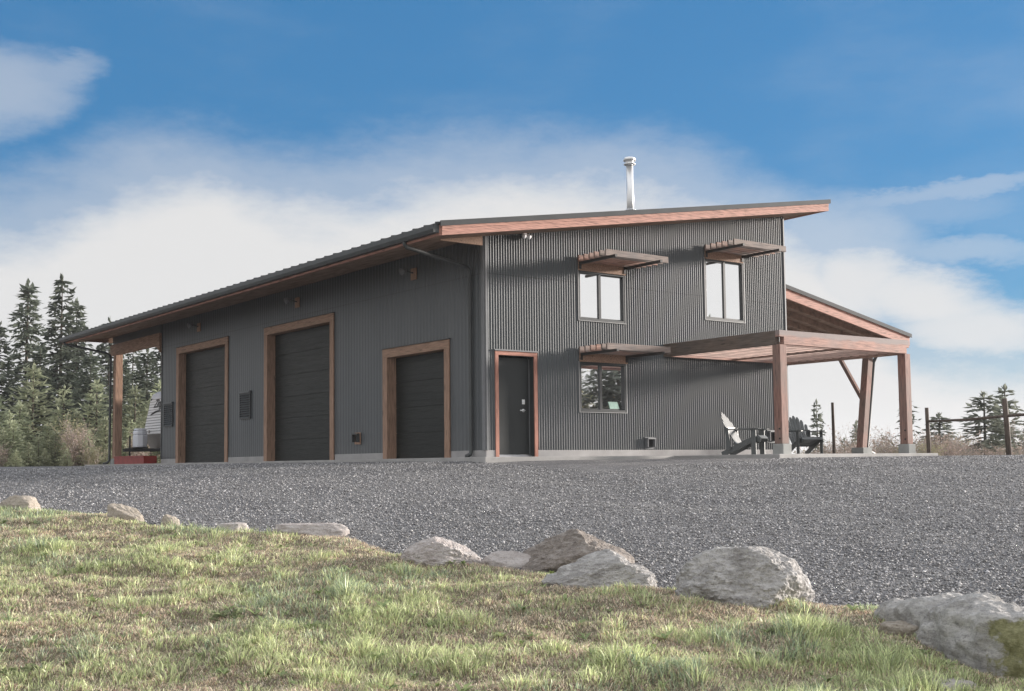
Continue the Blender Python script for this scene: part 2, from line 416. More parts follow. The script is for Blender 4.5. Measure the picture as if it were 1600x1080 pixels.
# ------------------------------------------------------------------ world and sun
SUN_AZ = Vector((.966, -.26, 0)).normalized(); SUN_EL = R(9.6)
sun_dir = Vector((SUN_AZ.x * math.cos(SUN_EL), SUN_AZ.y * math.cos(SUN_EL), math.sin(SUN_EL)))
sd = bpy.data.lights.new('sun', 'SUN'); sd.energy = 5.0; sd.angle = R(7); sd.color = (1, .92, .84)
so = bpy.data.objects.new('sun', sd); col.objects.link(so); so.rotation_euler = sun_dir.to_track_quat('Z', 'Y').to_euler(); so.location = (30, -20, 20)
wd = bpy.data.worlds.new('World'); scene.world = wd; wd.use_nodes = True
def build_world():
    nt = wd.node_tree; n = nt.nodes; n.clear(); L = nt.links.new
    out = n.new('ShaderNodeOutputWorld'); bg = n.new('ShaderNodeBackground'); L(bg.outputs[0], out.inputs[0])
    bg.inputs[1].default_value = .15
    sky = n.new('ShaderNodeTexSky'); sky.sky_type = 'NISHITA'; sky.sun_disc = False
    sky.sun_elevation = SUN_EL; sky.sun_rotation = math.atan2(SUN_AZ.x, SUN_AZ.y)
    sky.air_density = 1.0; sky.dust_density = .6; sky.ozone_density = 2.5
    tc = n.new('ShaderNodeTexCoord'); dirv = tc.outputs['Generated']
    def math_(op, a, b=None, c=None):
        m = n.new('ShaderNodeMath'); m.operation = op
        for i, v in enumerate((a, b, c)):
            if v is None: continue
            if isinstance(v, (int, float)): m.inputs[i].default_value = v
            else: L(v, m.inputs[i])
        return m.outputs[0]
    def dot(v):
        m = n.new('ShaderNodeVectorMath'); m.operation = 'DOT_PRODUCT'; L(dirv, m.inputs[0]); m.inputs[1].default_value = v; return m.outputs['Value']
    az = math_('MULTIPLY', math_('ARCTAN2', dot(Rh), dot(Fh)), 180 / math.pi)
    el = math_('MULTIPLY', math_('ARCSINE', dot((0, 0, 1))), 180 / math.pi)
    def noise(scale, sc, detail=6, rough=.58):
        mp = n.new('ShaderNodeMapping'); mp.inputs['Scale'].default_value = sc; L(dirv, mp.inputs[0])
        t = n.new('ShaderNodeTexNoise'); t.inputs['Scale'].default_value = scale; t.inputs['Detail'].default_value = detail; t.inputs['Roughness'].default_value = rough
        L(mp.outputs[0], t.inputs['Vector']); return math_('SUBTRACT', t.outputs[0], .5)
    n1 = noise(9, (1, 1, 2.2), 9, .66); n2 = noise(26, (1, 1, 3.0), 8, .66); n3 = noise(4, (1, 1, 3))
    pert = math_('ADD', math_('MULTIPLY', n1, 3.6), math_('MULTIPLY', n2, 1.3))
    # cloud-bank height (degrees of elevation) against azimuth
    hor = lambda x: 725.7 - (x - 800) * .0109
    pts = [(0, 335), (100, 305), (200, 262), (300, 250), (400, 272), (500, 285), (600, 275), (700, 258), (800, 250), (900, 252), (1000, 262), (1100, 285), (1200, 320), (1300, 390), (1400, 520), (1500, 560), (1600, 560)]
    fc = n.new('ShaderNodeFloatCurve'); cv = fc.mapping.curves[0]
    xs = [(math.degrees(math.atan((x - 800) / FPX)) + 180) / 360 for x, y in pts]
    ys = [math.degrees(math.atan((hor(x) - y) / FPX * math.cos(math.atan((x - 800) / FPX)))) / 50 for x, y in pts]
    allp = [(0, .95), (.25, .75), (.36, .34)] + list(zip(xs, ys)) + [(.62, .30), (.75, .7), (1, .95)]  # end points raise the bank outside the view for more ambient light
    cv.points[0].location = allp[0]; cv.points[1].location = allp[-1]
    for p in allp[1:-1]: cv.points.new(*p)
    fc.mapping.update()
    mr = n.new('ShaderNodeMapRange'); L(az, mr.inputs[0]); mr.inputs[1].default_value = -180; mr.inputs[2].default_value = 180
    L(mr.outputs[0], fc.inputs['Value'])
    bel = math_('MULTIPLY', fc.outputs[0], 50)
    diff = math_('ADD', math_('SUBTRACT', bel, el), pert)     # >0 inside the bank
    def smooth(v, a, b):
        m = n.new('ShaderNodeMapRange'); m.interpolation_type = 'SMOOTHSTEP'; L(v, m.inputs[0]); m.inputs[1].default_value = a; m.inputs[2].default_value = b; return m.outputs[0]
    veil = math_('MULTIPLY', smooth(diff, -3.0, .3), .42)
    bank = smooth(diff, -1.6, 2.6)
    mask = math_('MAXIMUM', veil, bank)
    def puff(x, y, w, h, a, rot=0):
        a0 = math.degrees(math.atan((x - 800) / FPX)); e0 = math.degrees(math.atan((hor(x) - y) / FPX))
        k = math.degrees(1 / FPX)
        u = math_('SUBTRACT', az, a0); v = math_('ADD', math_('SUBTRACT', el, e0), math_('MULTIPLY', n2, 1.6))
        u = math_('ADD', u, math_('MULTIPLY', n1, 4.5))
        v = math_('SUBTRACT', v, math_('MULTIPLY', u, rot))
        u = math_('DIVIDE', u, w * k); v = math_('DIVIDE', v, h * k)
        r2 = math_('ADD', math_('MULTIPLY', u, u), math_('MULTIPLY', v, v))
        return math_('MULTIPLY', smooth(r2, 1.9, 0), a)
    for p in ((-10, 182, 105, 60, .42, .1), (70, 150, 60, 26, .34, .35), (1345, 455, 75, 62, .95, 0), (1440, 480, 130, 48, .95, -.25), (1530, 530, 130, 40, .9, -.1), (1300, 400, 130, 80, .5, 0), (1480, 322, 200, 14, .35, .08), (1420, 345, 160, 30, .22, 0), (1480, 410, 160, 22, .35, -.05), (1250, 480, 80, 90, .9, 0)):
        mask = math_('MAXIMUM', mask, puff(*p))
    # thin cirrus variation in the open blue
    thin = math_('MULTIPLY', smooth(n3, -.05, .35), .14)
    mask = math_('MAXIMUM', mask, thin)
    tint = n.new('ShaderNodeMix'); tint.data_type = 'RGBA'; tint.blend_type = 'MULTIPLY'; tint.inputs[0].default_value = 1
    L(sky.outputs[0], tint.inputs[6]); tint.inputs[7].default_value = SKY_TINT
    even = n.new('ShaderNodeMix'); even.data_type = 'RGBA'; even.inputs[0].default_value = .68
    L(tint.outputs[2], even.inputs[6]); even.inputs[7].default_value = SKY_BLUE
    # broken bright cloud added overhead, out of view, to lift light on the ground
    high = math_('MULTIPLY', smooth(math_('ADD', el, math_('MULTIPLY', n3, 30)), 25, 46), .85)
    mask = math_('MAXIMUM', mask, high)
    gain = math_('ADD', math_('MULTIPLY', high, .75), 1)
    cg = n.new('ShaderNodeMix'); cg.data_type = 'RGBA'; cg.blend_type = 'MULTIPLY'; cg.inputs[0].default_value = 1; cg.inputs[6].default_value = CLOUD
    cmb = n.new('ShaderNodeCombineXYZ'); [L(gain, cmb.inputs[i]) for i in range(3)]; L(cmb.outputs[0], cg.inputs[7])
    cl = n.new('ShaderNodeMix'); cl.data_type = 'RGBA'
    L(mask, cl.inputs[0]); L(even.outputs[2], cl.inputs[6]); L(cg.outputs[2], cl.inputs[7])
    L(cl.outputs[2], bg.inputs[0])
SKY_TINT = (.27, .54, .72, 1); SKY_BLUE = (.15, .76, 1.66, 1); CLOUD = (2.74, 2.74, 2.75, 1)
build_world()
vs = scene.view_settings; vs.view_transform = 'Standard'; vs.look = 'None'; vs.exposure = .9; vs.gamma = 1; vs.use_curve_mapping = False

def haze():
    m = bpy.data.materials.new('haze'); m.use_nodes = True; t = m.node_tree; t.nodes.clear()
    o = t.nodes.new('ShaderNodeOutputMaterial'); v = t.nodes.new('ShaderNodeVolumePrincipled')
    v.inputs['Color'].default_value = (.90, .92, .95, 1); v.inputs['Density'].default_value = HAZE; v.inputs['Anisotropy'].default_value = .2
    t.links.new(v.outputs[0], o.inputs['Volume']); M['haze'] = m
    h = MB().box(-1750, 1750, -1750, 1750, -8, 22).build('haze', 'haze'); tag(h, 'thin pale autumn haze over the yard and the trees', 'haze', kind='stuff')
HAZE = .00042
# ------------------------------------------------------------------ ground sheets
def grid_sheet(name, dv, sv, zfun, mat, kind='structure'):
    D, S = np.meshgrid(dv, sv, indexing='ij')
    z = zfun(D, S)
    X = CX + Fh.x * D + Rh.x * S; Y = CY + Fh.y * D + Rh.y * S
    v = np.stack([X, Y, z], -1).reshape(-1, 3); a, b = D.shape
    i = (np.arange(a - 1)[:, None] * b + np.arange(b - 1)[None, :]).ravel()
    f = np.stack([i, i + 1, i + b + 1, i + b], 1)[:, ::-1]
    me = fast_mesh(name, v, f.ravel(), np.full(len(f), 4))
    o = link(name, me, mat, smooth=True); o['kind'] = kind; return o
far = np.concatenate([np.linspace(-80, 0, 12), np.linspace(4, 100, 49), np.geomspace(110, 1550, 14)])
side = np.concatenate([-np.geomspace(1500, 45, 14), np.linspace(-40, 40, 41), np.geomspace(45, 1500, 14)])
grid_sheet('meadow', far, side, lambda d, s: gz(d, s) - .06 + .05 * fbm(d * .7, s * .7, 3) * (d < 200), 'meadow')
def gravel_mask(d, s):
    # signed metres inside the gravel yard, seen from its far rim
    lim = np.where(s < -4, 47 + .2 * s, 40) - np.clip(s - 2, 0, 20) * .28
    return np.minimum(lim - d + 1.5 * (fbm(d * .3, s * .3, 9) - .5), 9)
def gravel_z(d, s):
    m = gravel_mask(d, s)
    return gz(d, s) + np.clip(m * .06, -.12, .0) + .014 * (fbm(d * 1.5, s * 1.5, 5) - .5)
grid_sheet('gravel_yard', np.linspace(-2, 52, 190), np.linspace(-36, 30, 200), gravel_z, 'gravel')
# lawn edge: ground points read along the stones
edge_px = [(-900, 800), (-300, 795), (0, 799), (60, 801), (170, 806), (240, 822), (340, 830), (440, 838), (545, 842), (620, 868), (740, 884), (850, 900), (1030, 922), (1080, 930), (1290, 952), (1350, 956), (1450, 966), (1560, 990), (1640, 1015), (1800, 1040)]
E_ = []
for px, py in edge_px:
    if 0 <= px <= 1600: p = ground(px, py)
    else:
        p = ground(px, py)
    d, s = ds(p.x, p.y); E_.append((s, d))
E_ = sorted(E_); ES = np.array([e[0] for e in E_]); ED = np.array([e[1] for e in E_])
def lawn_mask(d, s): return (np.interp(s, ES, ED) - d) + .5 * (fbm(d * 1.3, s * 1.3, 21) - .5)
def lawn_z(d, s):
    m = lawn_mask(d, s)
    return gz(d, s) + np.clip(m * .16, -.10, .045) + sstep(0, .8, m) * (.14 * (fbm(d * 1.1, s * 1.1, 31) - .42) + .085 * (fbm(d * 4, s * 4, 33) - .5))
grid_sheet('lawn', np.linspace(-2, 20, 260), np.linspace(-22, 12, 380), lawn_z, 'soil')

# ------------------------------------------------------------------ gravel stones (loose chips)
def stones():
    N = 230000
    d = 9 + 15 * rng.random(N) ** 1.35; s = (rng.random(N) - .5) * 2 * (2.5 + d * .44)
    keep = (lawn_mask(d, s) < .12); d = d[keep]; s = s[keep]
    X = CX + Fh.x * d + Rh.x * s; Y = CY + Fh.y * d + Rh.y * s
    keep = ~((X > -.5) & (Y > -3.9)); d = d[keep]; s = s[keep]; X = X[keep]; Y = Y[keep]; N = len(d)
    z = gravel_z(d, s)
    base = np.array([[1, 0, 0], [-1, 0, 0], [0, 1, 0], [0, -1, 0], [0, 0, .75], [0, 0, -.6]], float)
    v = base[None] * (1 + .45 * (rng.random((N, 6, 3)) - .5)) + .35 * (rng.random((N, 6, 3)) - .5)
    a = rng.random(N) * 6.283; ca = np.cos(a)[:, None]; sa = np.sin(a)[:, None]
    sz = .006 + .010 * rng.random(N) ** 2 + .010 * (rng.random(N) > .985)
    x = (v[..., 0] * ca - v[..., 1] * sa) * sz[:, None]; y = (v[..., 0] * sa + v[..., 1] * ca) * sz[:, None]; zz = v[..., 2] * sz[:, None]
    V = np.stack([X[:, None] + x, Y[:, None] + y, (z + sz * .35)[:, None] + zz], -1).reshape(-1, 3)
    tri = np.array([[0, 2, 4], [2, 1, 4], [1, 3, 4], [3, 0, 4], [2, 0, 5], [1, 2, 5], [3, 1, 5], [0, 3, 5]])
    Fc = (np.arange(N)[:, None, None] * 6 + tri[None]).reshape(-1)
    g = .13 + .50 * rng.random(N) ** 2.0
    t = np.stack([g, g * .985, g * (.97 + .06 * rng.random(N))], 1); t = np.repeat(t, 6, 0)
    me = fast_mesh('loose_gravel', V, Fc, np.full(N * 8, 3), t)
    o = link('loose_gravel', me, 'stone_chip'); tag(o, 'loose grey gravel chips strewn over the whole yard', 'gravel', kind='stuff')
stones()

# ------------------------------------------------------------------ grass
def grass():
    N = 860000
    d = 6.3 + 12.0 * rng.random(N) ** 1.15; s = (rng.random(N) - .5) * 2 * (2.0 + d * .44)
    m = lawn_mask(d, s); X = CX + Fh.x * d + Rh.x * s; Y = CY + Fh.y * d + Rh.y * s
    tuft = fbm(d * 2.6, s * 2.6, 41, 3); patch = fbm(d * .55, s * .55, 51, 4); fine = fbm(d * 7, s * 7, 61, 2)
    dry = sstep(.40, .60, patch * .75 + .25 * fine)                     # 1 = dry thatch
    dens = np.clip(.5 + .9 * sstep(.38, .65, tuft) - .1 * dry, .3, 1)
    thatch = rng.random(N) < .30
    keep = (m > -.05) & ((rng.random(N) < dens) | thatch)
    d, s, X, Y, tuft, dry, m, fine, thatch = [q[keep] for q in (d, s, X, Y, tuft, dry, m, fine, thatch)]; N = len(d)
    z = np.maximum(lawn_z(d, s), gravel_z(d, s))
    ht = (.022 + .052 * sstep(.45, .78, tuft) + .026 * rng.random(N)) * (1 - .4 * dry) * (.7 + .6 * rng.random(N))
    ht = ht * (.55 + .45 * sstep(0, .5, m))
    # tall tufts beside the stones, where no mower reaches
    for px, py, rad, k in ((1175, 945, .24, 2.9), (1110, 935, .25, 1.6), (402, 836, .22, 2.2), (500, 855, .25, 1.5), (720, 900, .3, 1.5), (905, 905, .25, 1.7), (1310, 1000, .3, 1.7), (1250, 1010, .3, 1.4), (60, 810, .5, 1.4), (300, 828, .3, 1.6), (1050, 925, .25, 1.5), (1000, 1060, .35, 1.5), (230, 830, .3, 1.6)):
        p = ground(px, py); q = np.exp(-((X - p.x) ** 2 + (Y - p.y) ** 2) / rad ** 2); ht = ht * (1 + (k - 1) * q); dry = dry * (1 - .8 * q)
    T = 900
    td = 6.5 + 9.5 * rng.random(T) ** 1.2; ts = (rng.random(T) - .5) * 2 * (.9 + td * .44); tr_ = .05 + .09 * rng.random(T); th = .7 + 1.0 * rng.random(T)
    big = np.zeros(N)
    cell = {}
    for i in range(T): cell.setdefault((int(td[i] // .5), int(ts[i] // .5)), []).append(i)
    kd = (d // .5).astype(int); ks = (s // .5).astype(int)
    order = np.lexsort((ks, kd)); key = kd * 1000 + ks
    sk = key[order]; bounds = np.flatnonzero(np.diff(sk)) + 1
    tdx = np.zeros(N); tdy = np.zeros(N)
    for idx in np.split(order, bounds):
        c0 = (int(kd[idx[0]]), int(ks[idx[0]]))
        for a_ in (-1, 0, 1):
            for b_ in (-1, 0, 1):
                for i in cell.get((c0[0] + a_, c0[1] + b_), ()):
                    q = np.exp(-((d[idx] - td[i]) ** 2 + (s[idx] - ts[i]) ** 2) / tr_[i] ** 2) * th[i]
                    up_ = q > big[idx]; j = idx[up_]; big[j] = q[up_]; tdx[j] = d[j] - td[i]; tdy[j] = s[j] - ts[i]
    ht = ht * (1 + .75 * big); dry = dry * (1 - .7 * np.clip(big, 0, 1))
    for px, py, rad in ((1470, 1030, .30), (1520, 1062, .30), (1400, 1000, .25), (1570, 1075, .3), (1330, 985, .2)):
        p = ground(px, py); ht = ht * (1 - .72 * np.exp(-((X - p.x) ** 2 + (Y - p.y) ** 2) / rad ** 2))
    isdry = (rng.random(N) < (.20 + .6 * dry)) | thatch
    ht = np.where(thatch, .030 + .035 * rng.random(N), ht)
    lie = np.where(isdry, .9 + .55 * rng.random(N), .3 + .95 * rng.random(N) ** 1.2)   # lean angle
    lie = np.where(thatch, 1.3 + .25 * rng.random(N), lie)
    az = rng.random(N) * 6.283
    # tufts splay outwards: lean follows the local slope of the tuft noise
    e = .05
    gx = fbm((d + e) * 2.6, s * 2.6, 41, 2) - fbm((d - e) * 2.6, s * 2.6, 41, 2); gy = fbm(d * 2.6, (s + e) * 2.6, 41, 2) - fbm(d * 2.6, (s - e) * 2.6, 41, 2)
    az = np.where(rng.random(N) < .25, np.arctan2(-(gx * Fh.y + gy * Rh.y), -(gx * Fh.x + gy * Rh.x)) + .7 * rng.standard_normal(N), az)
    az = np.where((big > .25) & (rng.random(N) < .75), np.arctan2(tdx * Fh.y + tdy * Rh.y, tdx * Fh.x + tdy * Rh.x) + .5 * rng.standard_normal(N), az)
    w = (.0020 + .0028 * rng.random(N) ** 1.5) * np.where(isdry, .8, 1) * (1 + .05 * (d - 7))
    L = ht * np.where(isdry, 1.15, 1.25)
    dx = np.cos(az); dy = np.sin(az)
    def seg(t, ang): return L * t * np.sin(ang), L * t * np.cos(ang)
    h1, v1 = seg(.55, lie * .55); h2, v2 = seg(.45, np.minimum(lie * 1.35, 1.75)); h2 = h1 + h2; v2 = np.maximum(v1 + v2, .004)
    faz = rng.random(N) * 6.283; wx = np.cos(faz) * w; wy = np.sin(faz) * w
    P0 = np.stack([X, Y, z - .01], 1); P1 = np.stack([X + dx * h1, Y + dy * h1, z + v1], 1); P2 = np.stack([X + dx * h2, Y + dy * h2, z + v2], 1)
    wv = np.stack([wx, wy, np.zeros(N)], 1)
    V = np.stack([P0 - wv, P0 + wv, P1 + wv * .8, P1 - wv * .8, P2], 1).reshape(-1, 3)
    b = np.arange(N)[:, None] * 5
    fl = np.concatenate([b + np.array([[0, 1, 2, 3]]), b + np.array([[3, 2, 4]])], 1).ravel()
    lt = np.tile([4, 3], N)
    hue = rng.random((N, 1)); g1 = np.array([[.28, .335, .165]]); g2 = np.array([[.60, .64, .36]]); g3 = np.array([[.27, .33, .22]])
    green = g1 * (1 - hue) + g2 * hue; cool = (fbm(d * 1.1, s * 1.1, 71)[:, None] > .55) & (rng.random((N, 1)) < .6); green = np.where(cool, g3 * (.7 + .6 * hue), green)
    h2_ = rng.random((N, 1)); dr = np.array([[.47, .385, .28]]) * (1 - h2_) + np.array([[.70, .62, .49]]) * h2_
    dr = np.where(rng.random((N, 1)) < .17, np.array([[.46, .31, .25]]), dr)
    tint = np.where(isdry[:, None], dr, green) * (.60 + 1.45 * rng.random((N, 1)) ** 1.2)
    tint = np.repeat(tint, 5, 0)
    # flat rosettes of plantain and dandelion leaves growing among the blades
    K = 420; kd_ = 6.5 + 9 * rng.random(K) ** 1.2; ks_ = (rng.random(K) - .5) * 2 * (.9 + kd_ * .44); nl = 8
    ok = lawn_mask(kd_, ks_) > .2; kd_, ks_ = kd_[ok], ks_[ok]; K = len(kd_); d2 = np.repeat(kd_, nl); s2 = np.repeat(ks_, nl); n2 = K * nl
    sz = np.repeat(.05 + .06 * rng.random(K), nl) * (.7 + .6 * rng.random(n2)); a2 = rng.random(n2) * 6.283; t2 = .15 + .6 * rng.random(n2)
    X2 = CX + Fh.x * d2 + Rh.x * s2; Y2 = CY + Fh.y * d2 + Rh.y * s2; z2 = lawn_z(d2, s2) + .015
    u2 = np.stack([np.cos(a2), np.sin(a2), np.zeros(n2)], 1); v2_ = np.stack([-np.sin(a2), np.cos(a2), np.zeros(n2)], 1) * (sz * (.10 + .08 * rng.random(n2)))[:, None]
    B0 = np.stack([X2, Y2, z2], 1); B1 = B0 + u2 * (sz * .6 * np.cos(t2))[:, None]; B1[:, 2] += sz * .6 * np.sin(t2); B2 = B0 + u2 * (sz * 1.05 * np.cos(t2 * .5))[:, None]; B2[:, 2] += sz * .75 * np.sin(t2)
    V2 = np.stack([B0 - v2_ * .3, B0 + v2_ * .3, B1 + v2_, B1 - v2_, B2], 1).reshape(-1, 3)
    b2 = np.arange(n2)[:, None] * 5 + len(V)
    fl = np.concatenate([fl, np.concatenate([b2 + np.array([[0, 1, 2, 3]]), b2 + np.array([[3, 2, 4]])], 1).ravel()]); lt = np.concatenate([lt, np.tile([4, 3], n2)])
    t3 = np.repeat(np.array([[.20, .27, .11]]) + np.array([[.16, .16, .07]]) * rng.random((n2, 1)), 5, 0)
    V = np.concatenate([V, V2]); tint = np.concatenate([tint, t3])
    me = fast_mesh('grass', V, fl, lt, tint)
    o = link('grass', me, 'grass_blade'); tag(o, 'short tufted green and straw coloured grass in the foreground', 'grass', kind='stuff')
grass()

# ------------------------------------------------------------------ boulders
def boulder(label, px0, px1, ytop, ybase, mat, seed, depth=.8, planes=(), tilt=0, rz=0, sink=.75, sub=5, rnd=.28, ridge=0, dd=0, group='boulders edging the gravel yard', name='boulder'):
    g = ground((px0 + px1) / 2, ybase); d0, s0 = ds(g.x, g.y)
    sc = (g - C).dot(F) / FPX
    w = (px1 - px0) * sc / 2; h = (ybase - ytop) * sc; ztot = h * (1 + sink)
    rr = random.Random(seed)
    bm = bmesh.new(); bmesh.ops.create_icosphere(bm, subdivisions=sub, radius=1)
    pls = []
    for i in range(13):
        v = Vector((rr.gauss(0, 1), rr.gauss(0, 1), rr.gauss(0, .8))).normalized(); pls.append((v, rr.uniform(.74, .98)))
    pls += [(Vector(p[:3]).normalized(), p[3]) for p in planes]
    off = Vector((seed * 3.1, seed * 1.7, 0))
    for v in bm.verts:
        n = v.co.normalized(); r = 1.05; acc = []
        for p, k in pls:
            c = n.dot(p)
            if c > .05: r = min(r, k / c)
        # rounded edges: average with a slightly smaller sphere
        r = r * (1 - rnd) + rnd * min(1, r + .10)
        st = Vector((n.x * 1.2, n.y * 1.2, n.z * 4.5)) + off
        r += .075 * mnoise.fractal(n * 1.9 + off, .85, 2.1, 6) + .035 * (.5 - abs(mnoise.noise(st * 1.7))) + .03 * mnoise.fractal(n * 8 + off, .7, 2.1, 4) - (.018 * abs(mnoise.noise(n * 14 + off)) + .012 * abs(mnoise.noise(n * 31 + off)) if sub > 5 else 0)
        v.co = n * r
    xs = [v.co.x for v in bm.verts]; zs = [v.co.z for v in bm.verts]; ys = [v.co.y for v in bm.verts]
    ax = (max(xs) - min(xs)) / 2; bx = (max(xs) + min(xs)) / 2; az = (max(zs) - min(zs)); ay = (max(ys) - min(ys)) / 2
    for v in bm.verts:
        x = (v.co.x - bx) / ax * w; y = v.co.y / ay * w * depth; z = (v.co.z - min(zs)) / az * ztot - ztot * sink / (1 + sink)
        z += tilt * x * (1 if True else 0)
        v.co = Vector((x, y, z))
    me = bpy.data.meshes.new(name); bm.to_mesh(me); bm.free()
    o = link(name, me, mat, smooth=sub < 6)
    o.location = W(d0 + w * depth * .6 + dd, s0, g.z); o.rotation_euler = (0, 0, -YAW + rz)
    tag(o, label, 'boulder', group); return o
boulder('cream boulder on the lawn edge at the far left of the yard', -14, 58, 774, 801, 'rock_cream', 3, .8, [(-.6, -.7, .4, .6), (.9, -.1, .2, .85)])
boulder('long pale log shaped stone lying tilted in the grass', 165, 228, 792, 817, 'rock_cream', 5, .5, [(0, -.3, 1, .6)], tilt=-.33)
boulder('small rounded tan stone half hidden by grass beside the log shaped stone', 247, 279, 804, 824, 'rock_cream', 8, .9)
boulder('low flat whitish stone sunk in grass, left of the long flat slab stone', 332, 388, 817, 834, 'rock_pink', 9, .8, [(0, 0, 1, .5)])
boulder('long flat pale slab stone lying at the gravel edge behind grass tufts', 426, 544, 818, 840, 'rock_pink', 12, .5, [(0, 0, 1, .5)])
boulder('pale pinkish boulder sloping down to the right at the gravel edge', 618, 752, 840, 888, 'rock_pink', 14, .7, [(.55, -.1, .8, .66), (-.5, -.2, .8, .78)], sub=6, rnd=.6)
boulder('small low grey stone between the pinkish boulder and the twin boulders', 750, 832, 862, 888, 'rock_pink', 17, .7, [(.2, -.5, .8, .7)])
boulder('large brownish grey boulder behind its lower twin with a steep left face', 812, 1004, 833, 906, 'rock_brown', 21, .75, [(-.55, -.35, .75, .62), (.5, -.1, .8, .72)], dd=.45, sub=6)
boulder('speckled grey boulder with a slanted flat face in front of the larger twin', 846, 1032, 860, 924, 'rock_grey', 23, .5, [(-.42, -.3, .85, .50), (.6, -.1, .75, .70), (-.1, -.9, .35, .6)], dd=-.2, sub=6)
boulder('big round topped grey boulder with white streaks beside a tall grass tuft', 1060, 1288, 856, 952, 'rock_grey', 26, .8, [(.85, -.2, .45, .82), (-.45, -.65, .5, .70), (0, .1, 1, .78)], sub=6, rnd=.5)
def mossy():
    # a long block lying away from the camera: shaded left face, sunlit sloping top, mossy near end
    pts = [(3.25, 9.8, -1.85), (3.02, 8.05, -2.1), (2.97, 10.35, -1.60), (2.99, 10.25, -1.40), (3.36, 9.75, -1.22), (3.36, 9.0, -1.165), (3.22, 8.40, -1.165), (3.14, 8.10, -1.20),
           (4.25, 9.5, -1.42), (4.35, 8.5, -1.50), (4.0, 7.95, -1.34), (3.62, 7.98, -1.20), (4.05, 7.6, -2.1), (4.5, 8.3, -2.1), (4.4, 9.9, -1.9)]
    P = [Vector((q[1] - 8.9, q[0] - 3.6, q[2] + 1.6)) for q in pts]
    org = W(8.9, 3.6, -1.6); bm = bmesh.new()
    for p in P: bm.verts.new((p.y, p.x, p.z))
    r_ = bmesh.ops.convex_hull(bm, input=bm.verts[:]); bmesh.ops.delete(bm, geom=[g for g in r_['geom_interior'] if isinstance(g, bmesh.types.BMVert)], context='VERTS')
    for k in range(6):
        bmesh.ops.subdivide_edges(bm, edges=[e for e in bm.edges if e.calc_length() > .05 * (1 if k < 4 else .6)], cuts=1, use_grid_fill=False); bmesh.ops.triangulate(bm, faces=bm.faces[:])
        if k in (1, 2): bmesh.ops.smooth_vert(bm, verts=bm.verts, factor=.35, use_axis_x=True, use_axis_y=True, use_axis_z=True)
        if k >= 4: bmesh.ops.smooth_vert(bm, verts=bm.verts, factor=.5, use_axis_x=True, use_axis_y=True, use_axis_z=True)
    bm.normal_update()
    new = []
    for v in bm.verts:
        c = v.co; q = .055 * mnoise.fractal(c * 2.6, .9, 2.1, 5) + .030 * (.5 - abs(mnoise.noise(Vector((c.x * 3, c.y * 3, c.z * 9))))) + .016 * mnoise.fractal(c * 13, .8, 2.1, 3)
        new.append(c + v.normal * q)
    nm = [v.normal.copy() for v in bm.verts]
    for v, c in zip(bm.verts, new): v.co = c
    me = bpy.data.meshes.new('boulder'); bm.to_mesh(me); bm.free()
    o = link('boulder', me, 'rock_moss', smooth=True); o.location = org; o.rotation_euler = (0, 0, -YAW)
    at = me.attributes.new('moss', 'FLOAT', 'POINT')
    at.data.foreach_set('value', [max(0, min(.52, -n_.y * .62 + n_.x * .35 - n_.z * .25 + .22 + .25 * mnoise.noise(v.co * 3.5) - max(0, (v.co.y + .45) * .9))) for v, n_ in zip(me.vertices, nm)])
    tag(o, 'largest ridged boulder with olive moss on its right face, bottom right', 'boulder', 'boulders edging the gravel yard'); return o
mossy()
boulder('small flat pale stone lying in front of the mossy boulder', 1358, 1436, 965, 988, 'rock_cream', 37, .8, [(0, 0, 1, .42)], dd=-.35, group='small stones in the lawn', name='stone')
boulder('white flat stone at the very bottom right edge of the lawn', 1405, 1540, 1067, 1092, 'rock_pink', 41, .6, [(0, 0, 1, .55)], group='small stones in the lawn', name='stone')

# broadleaf weeds
def weed(px, py, n, size, seed, label):
    g = ground(px, py); rr = random.Random(seed); mb = MB()
    for i in range(n * 2):
        a = rr.random() * 6.28; l = size * rr.uniform(.25, .5); wd_ = l * rr.uniform(.24, .34); t = rr.uniform(.35, 1.15)
        u = Vector((math.cos(a), math.sin(a), 0)); sdv = (Vector((-u.y, u.x, 0)) + Vector((0, 0, rr.uniform(-.4, .4)))).normalized()
        b_ = rr.random() * 6.28; q_ = size * rr.random() ** .6 * 1.1; st = Vector((math.cos(b_) * q_, math.sin(b_) * q_ * .6, rr.uniform(0, .05)))
        pts = []
        for k, q in enumerate((0, .3, .65, 1)):
            p = st + u * (l * q) * math.cos(t * (1 - q * .6)) + Vector((0, 0, l * math.sin(t) * (q - .5 * q * q)))
            ww = wd_ * (0.25, 1, .8, .02)[k] * (1 + .3 * rr.uniform(-1, 1))
            pts += [p - sdv * ww, p + Vector((0, 0, -.012)), p + sdv * ww]
        mb.add(pts, [f for k in range(3) for f in ((k * 3, k * 3 + 1, k * 3 + 4, k * 3 + 3), (k * 3 + 1, k * 3 + 2, k * 3 + 5, k * 3 + 4))])
    mb.v = [(p[0] + g.x, p[1] + g.y, p[2] + g.z + .03) for p in mb.v]
    tag(mb.build('broadleaf_weed', 'weed_leaf'), label, 'weed', 'broadleaf weeds in the lawn')
weed(385, 972, 26, .24, 1, 'largest dark leafy weed clump in the lawn, left of centre')
weed(930, 960, 16, .14, 2, 'small leafy weed in the lawn below the speckled grey boulder')
weed(45, 865, 14, .16, 3, 'leafy weed in the lawn below the cream boulder')
weed(40, 1060, 16, .14, 4, 'leafy weed at the lower left corner of the lawn')
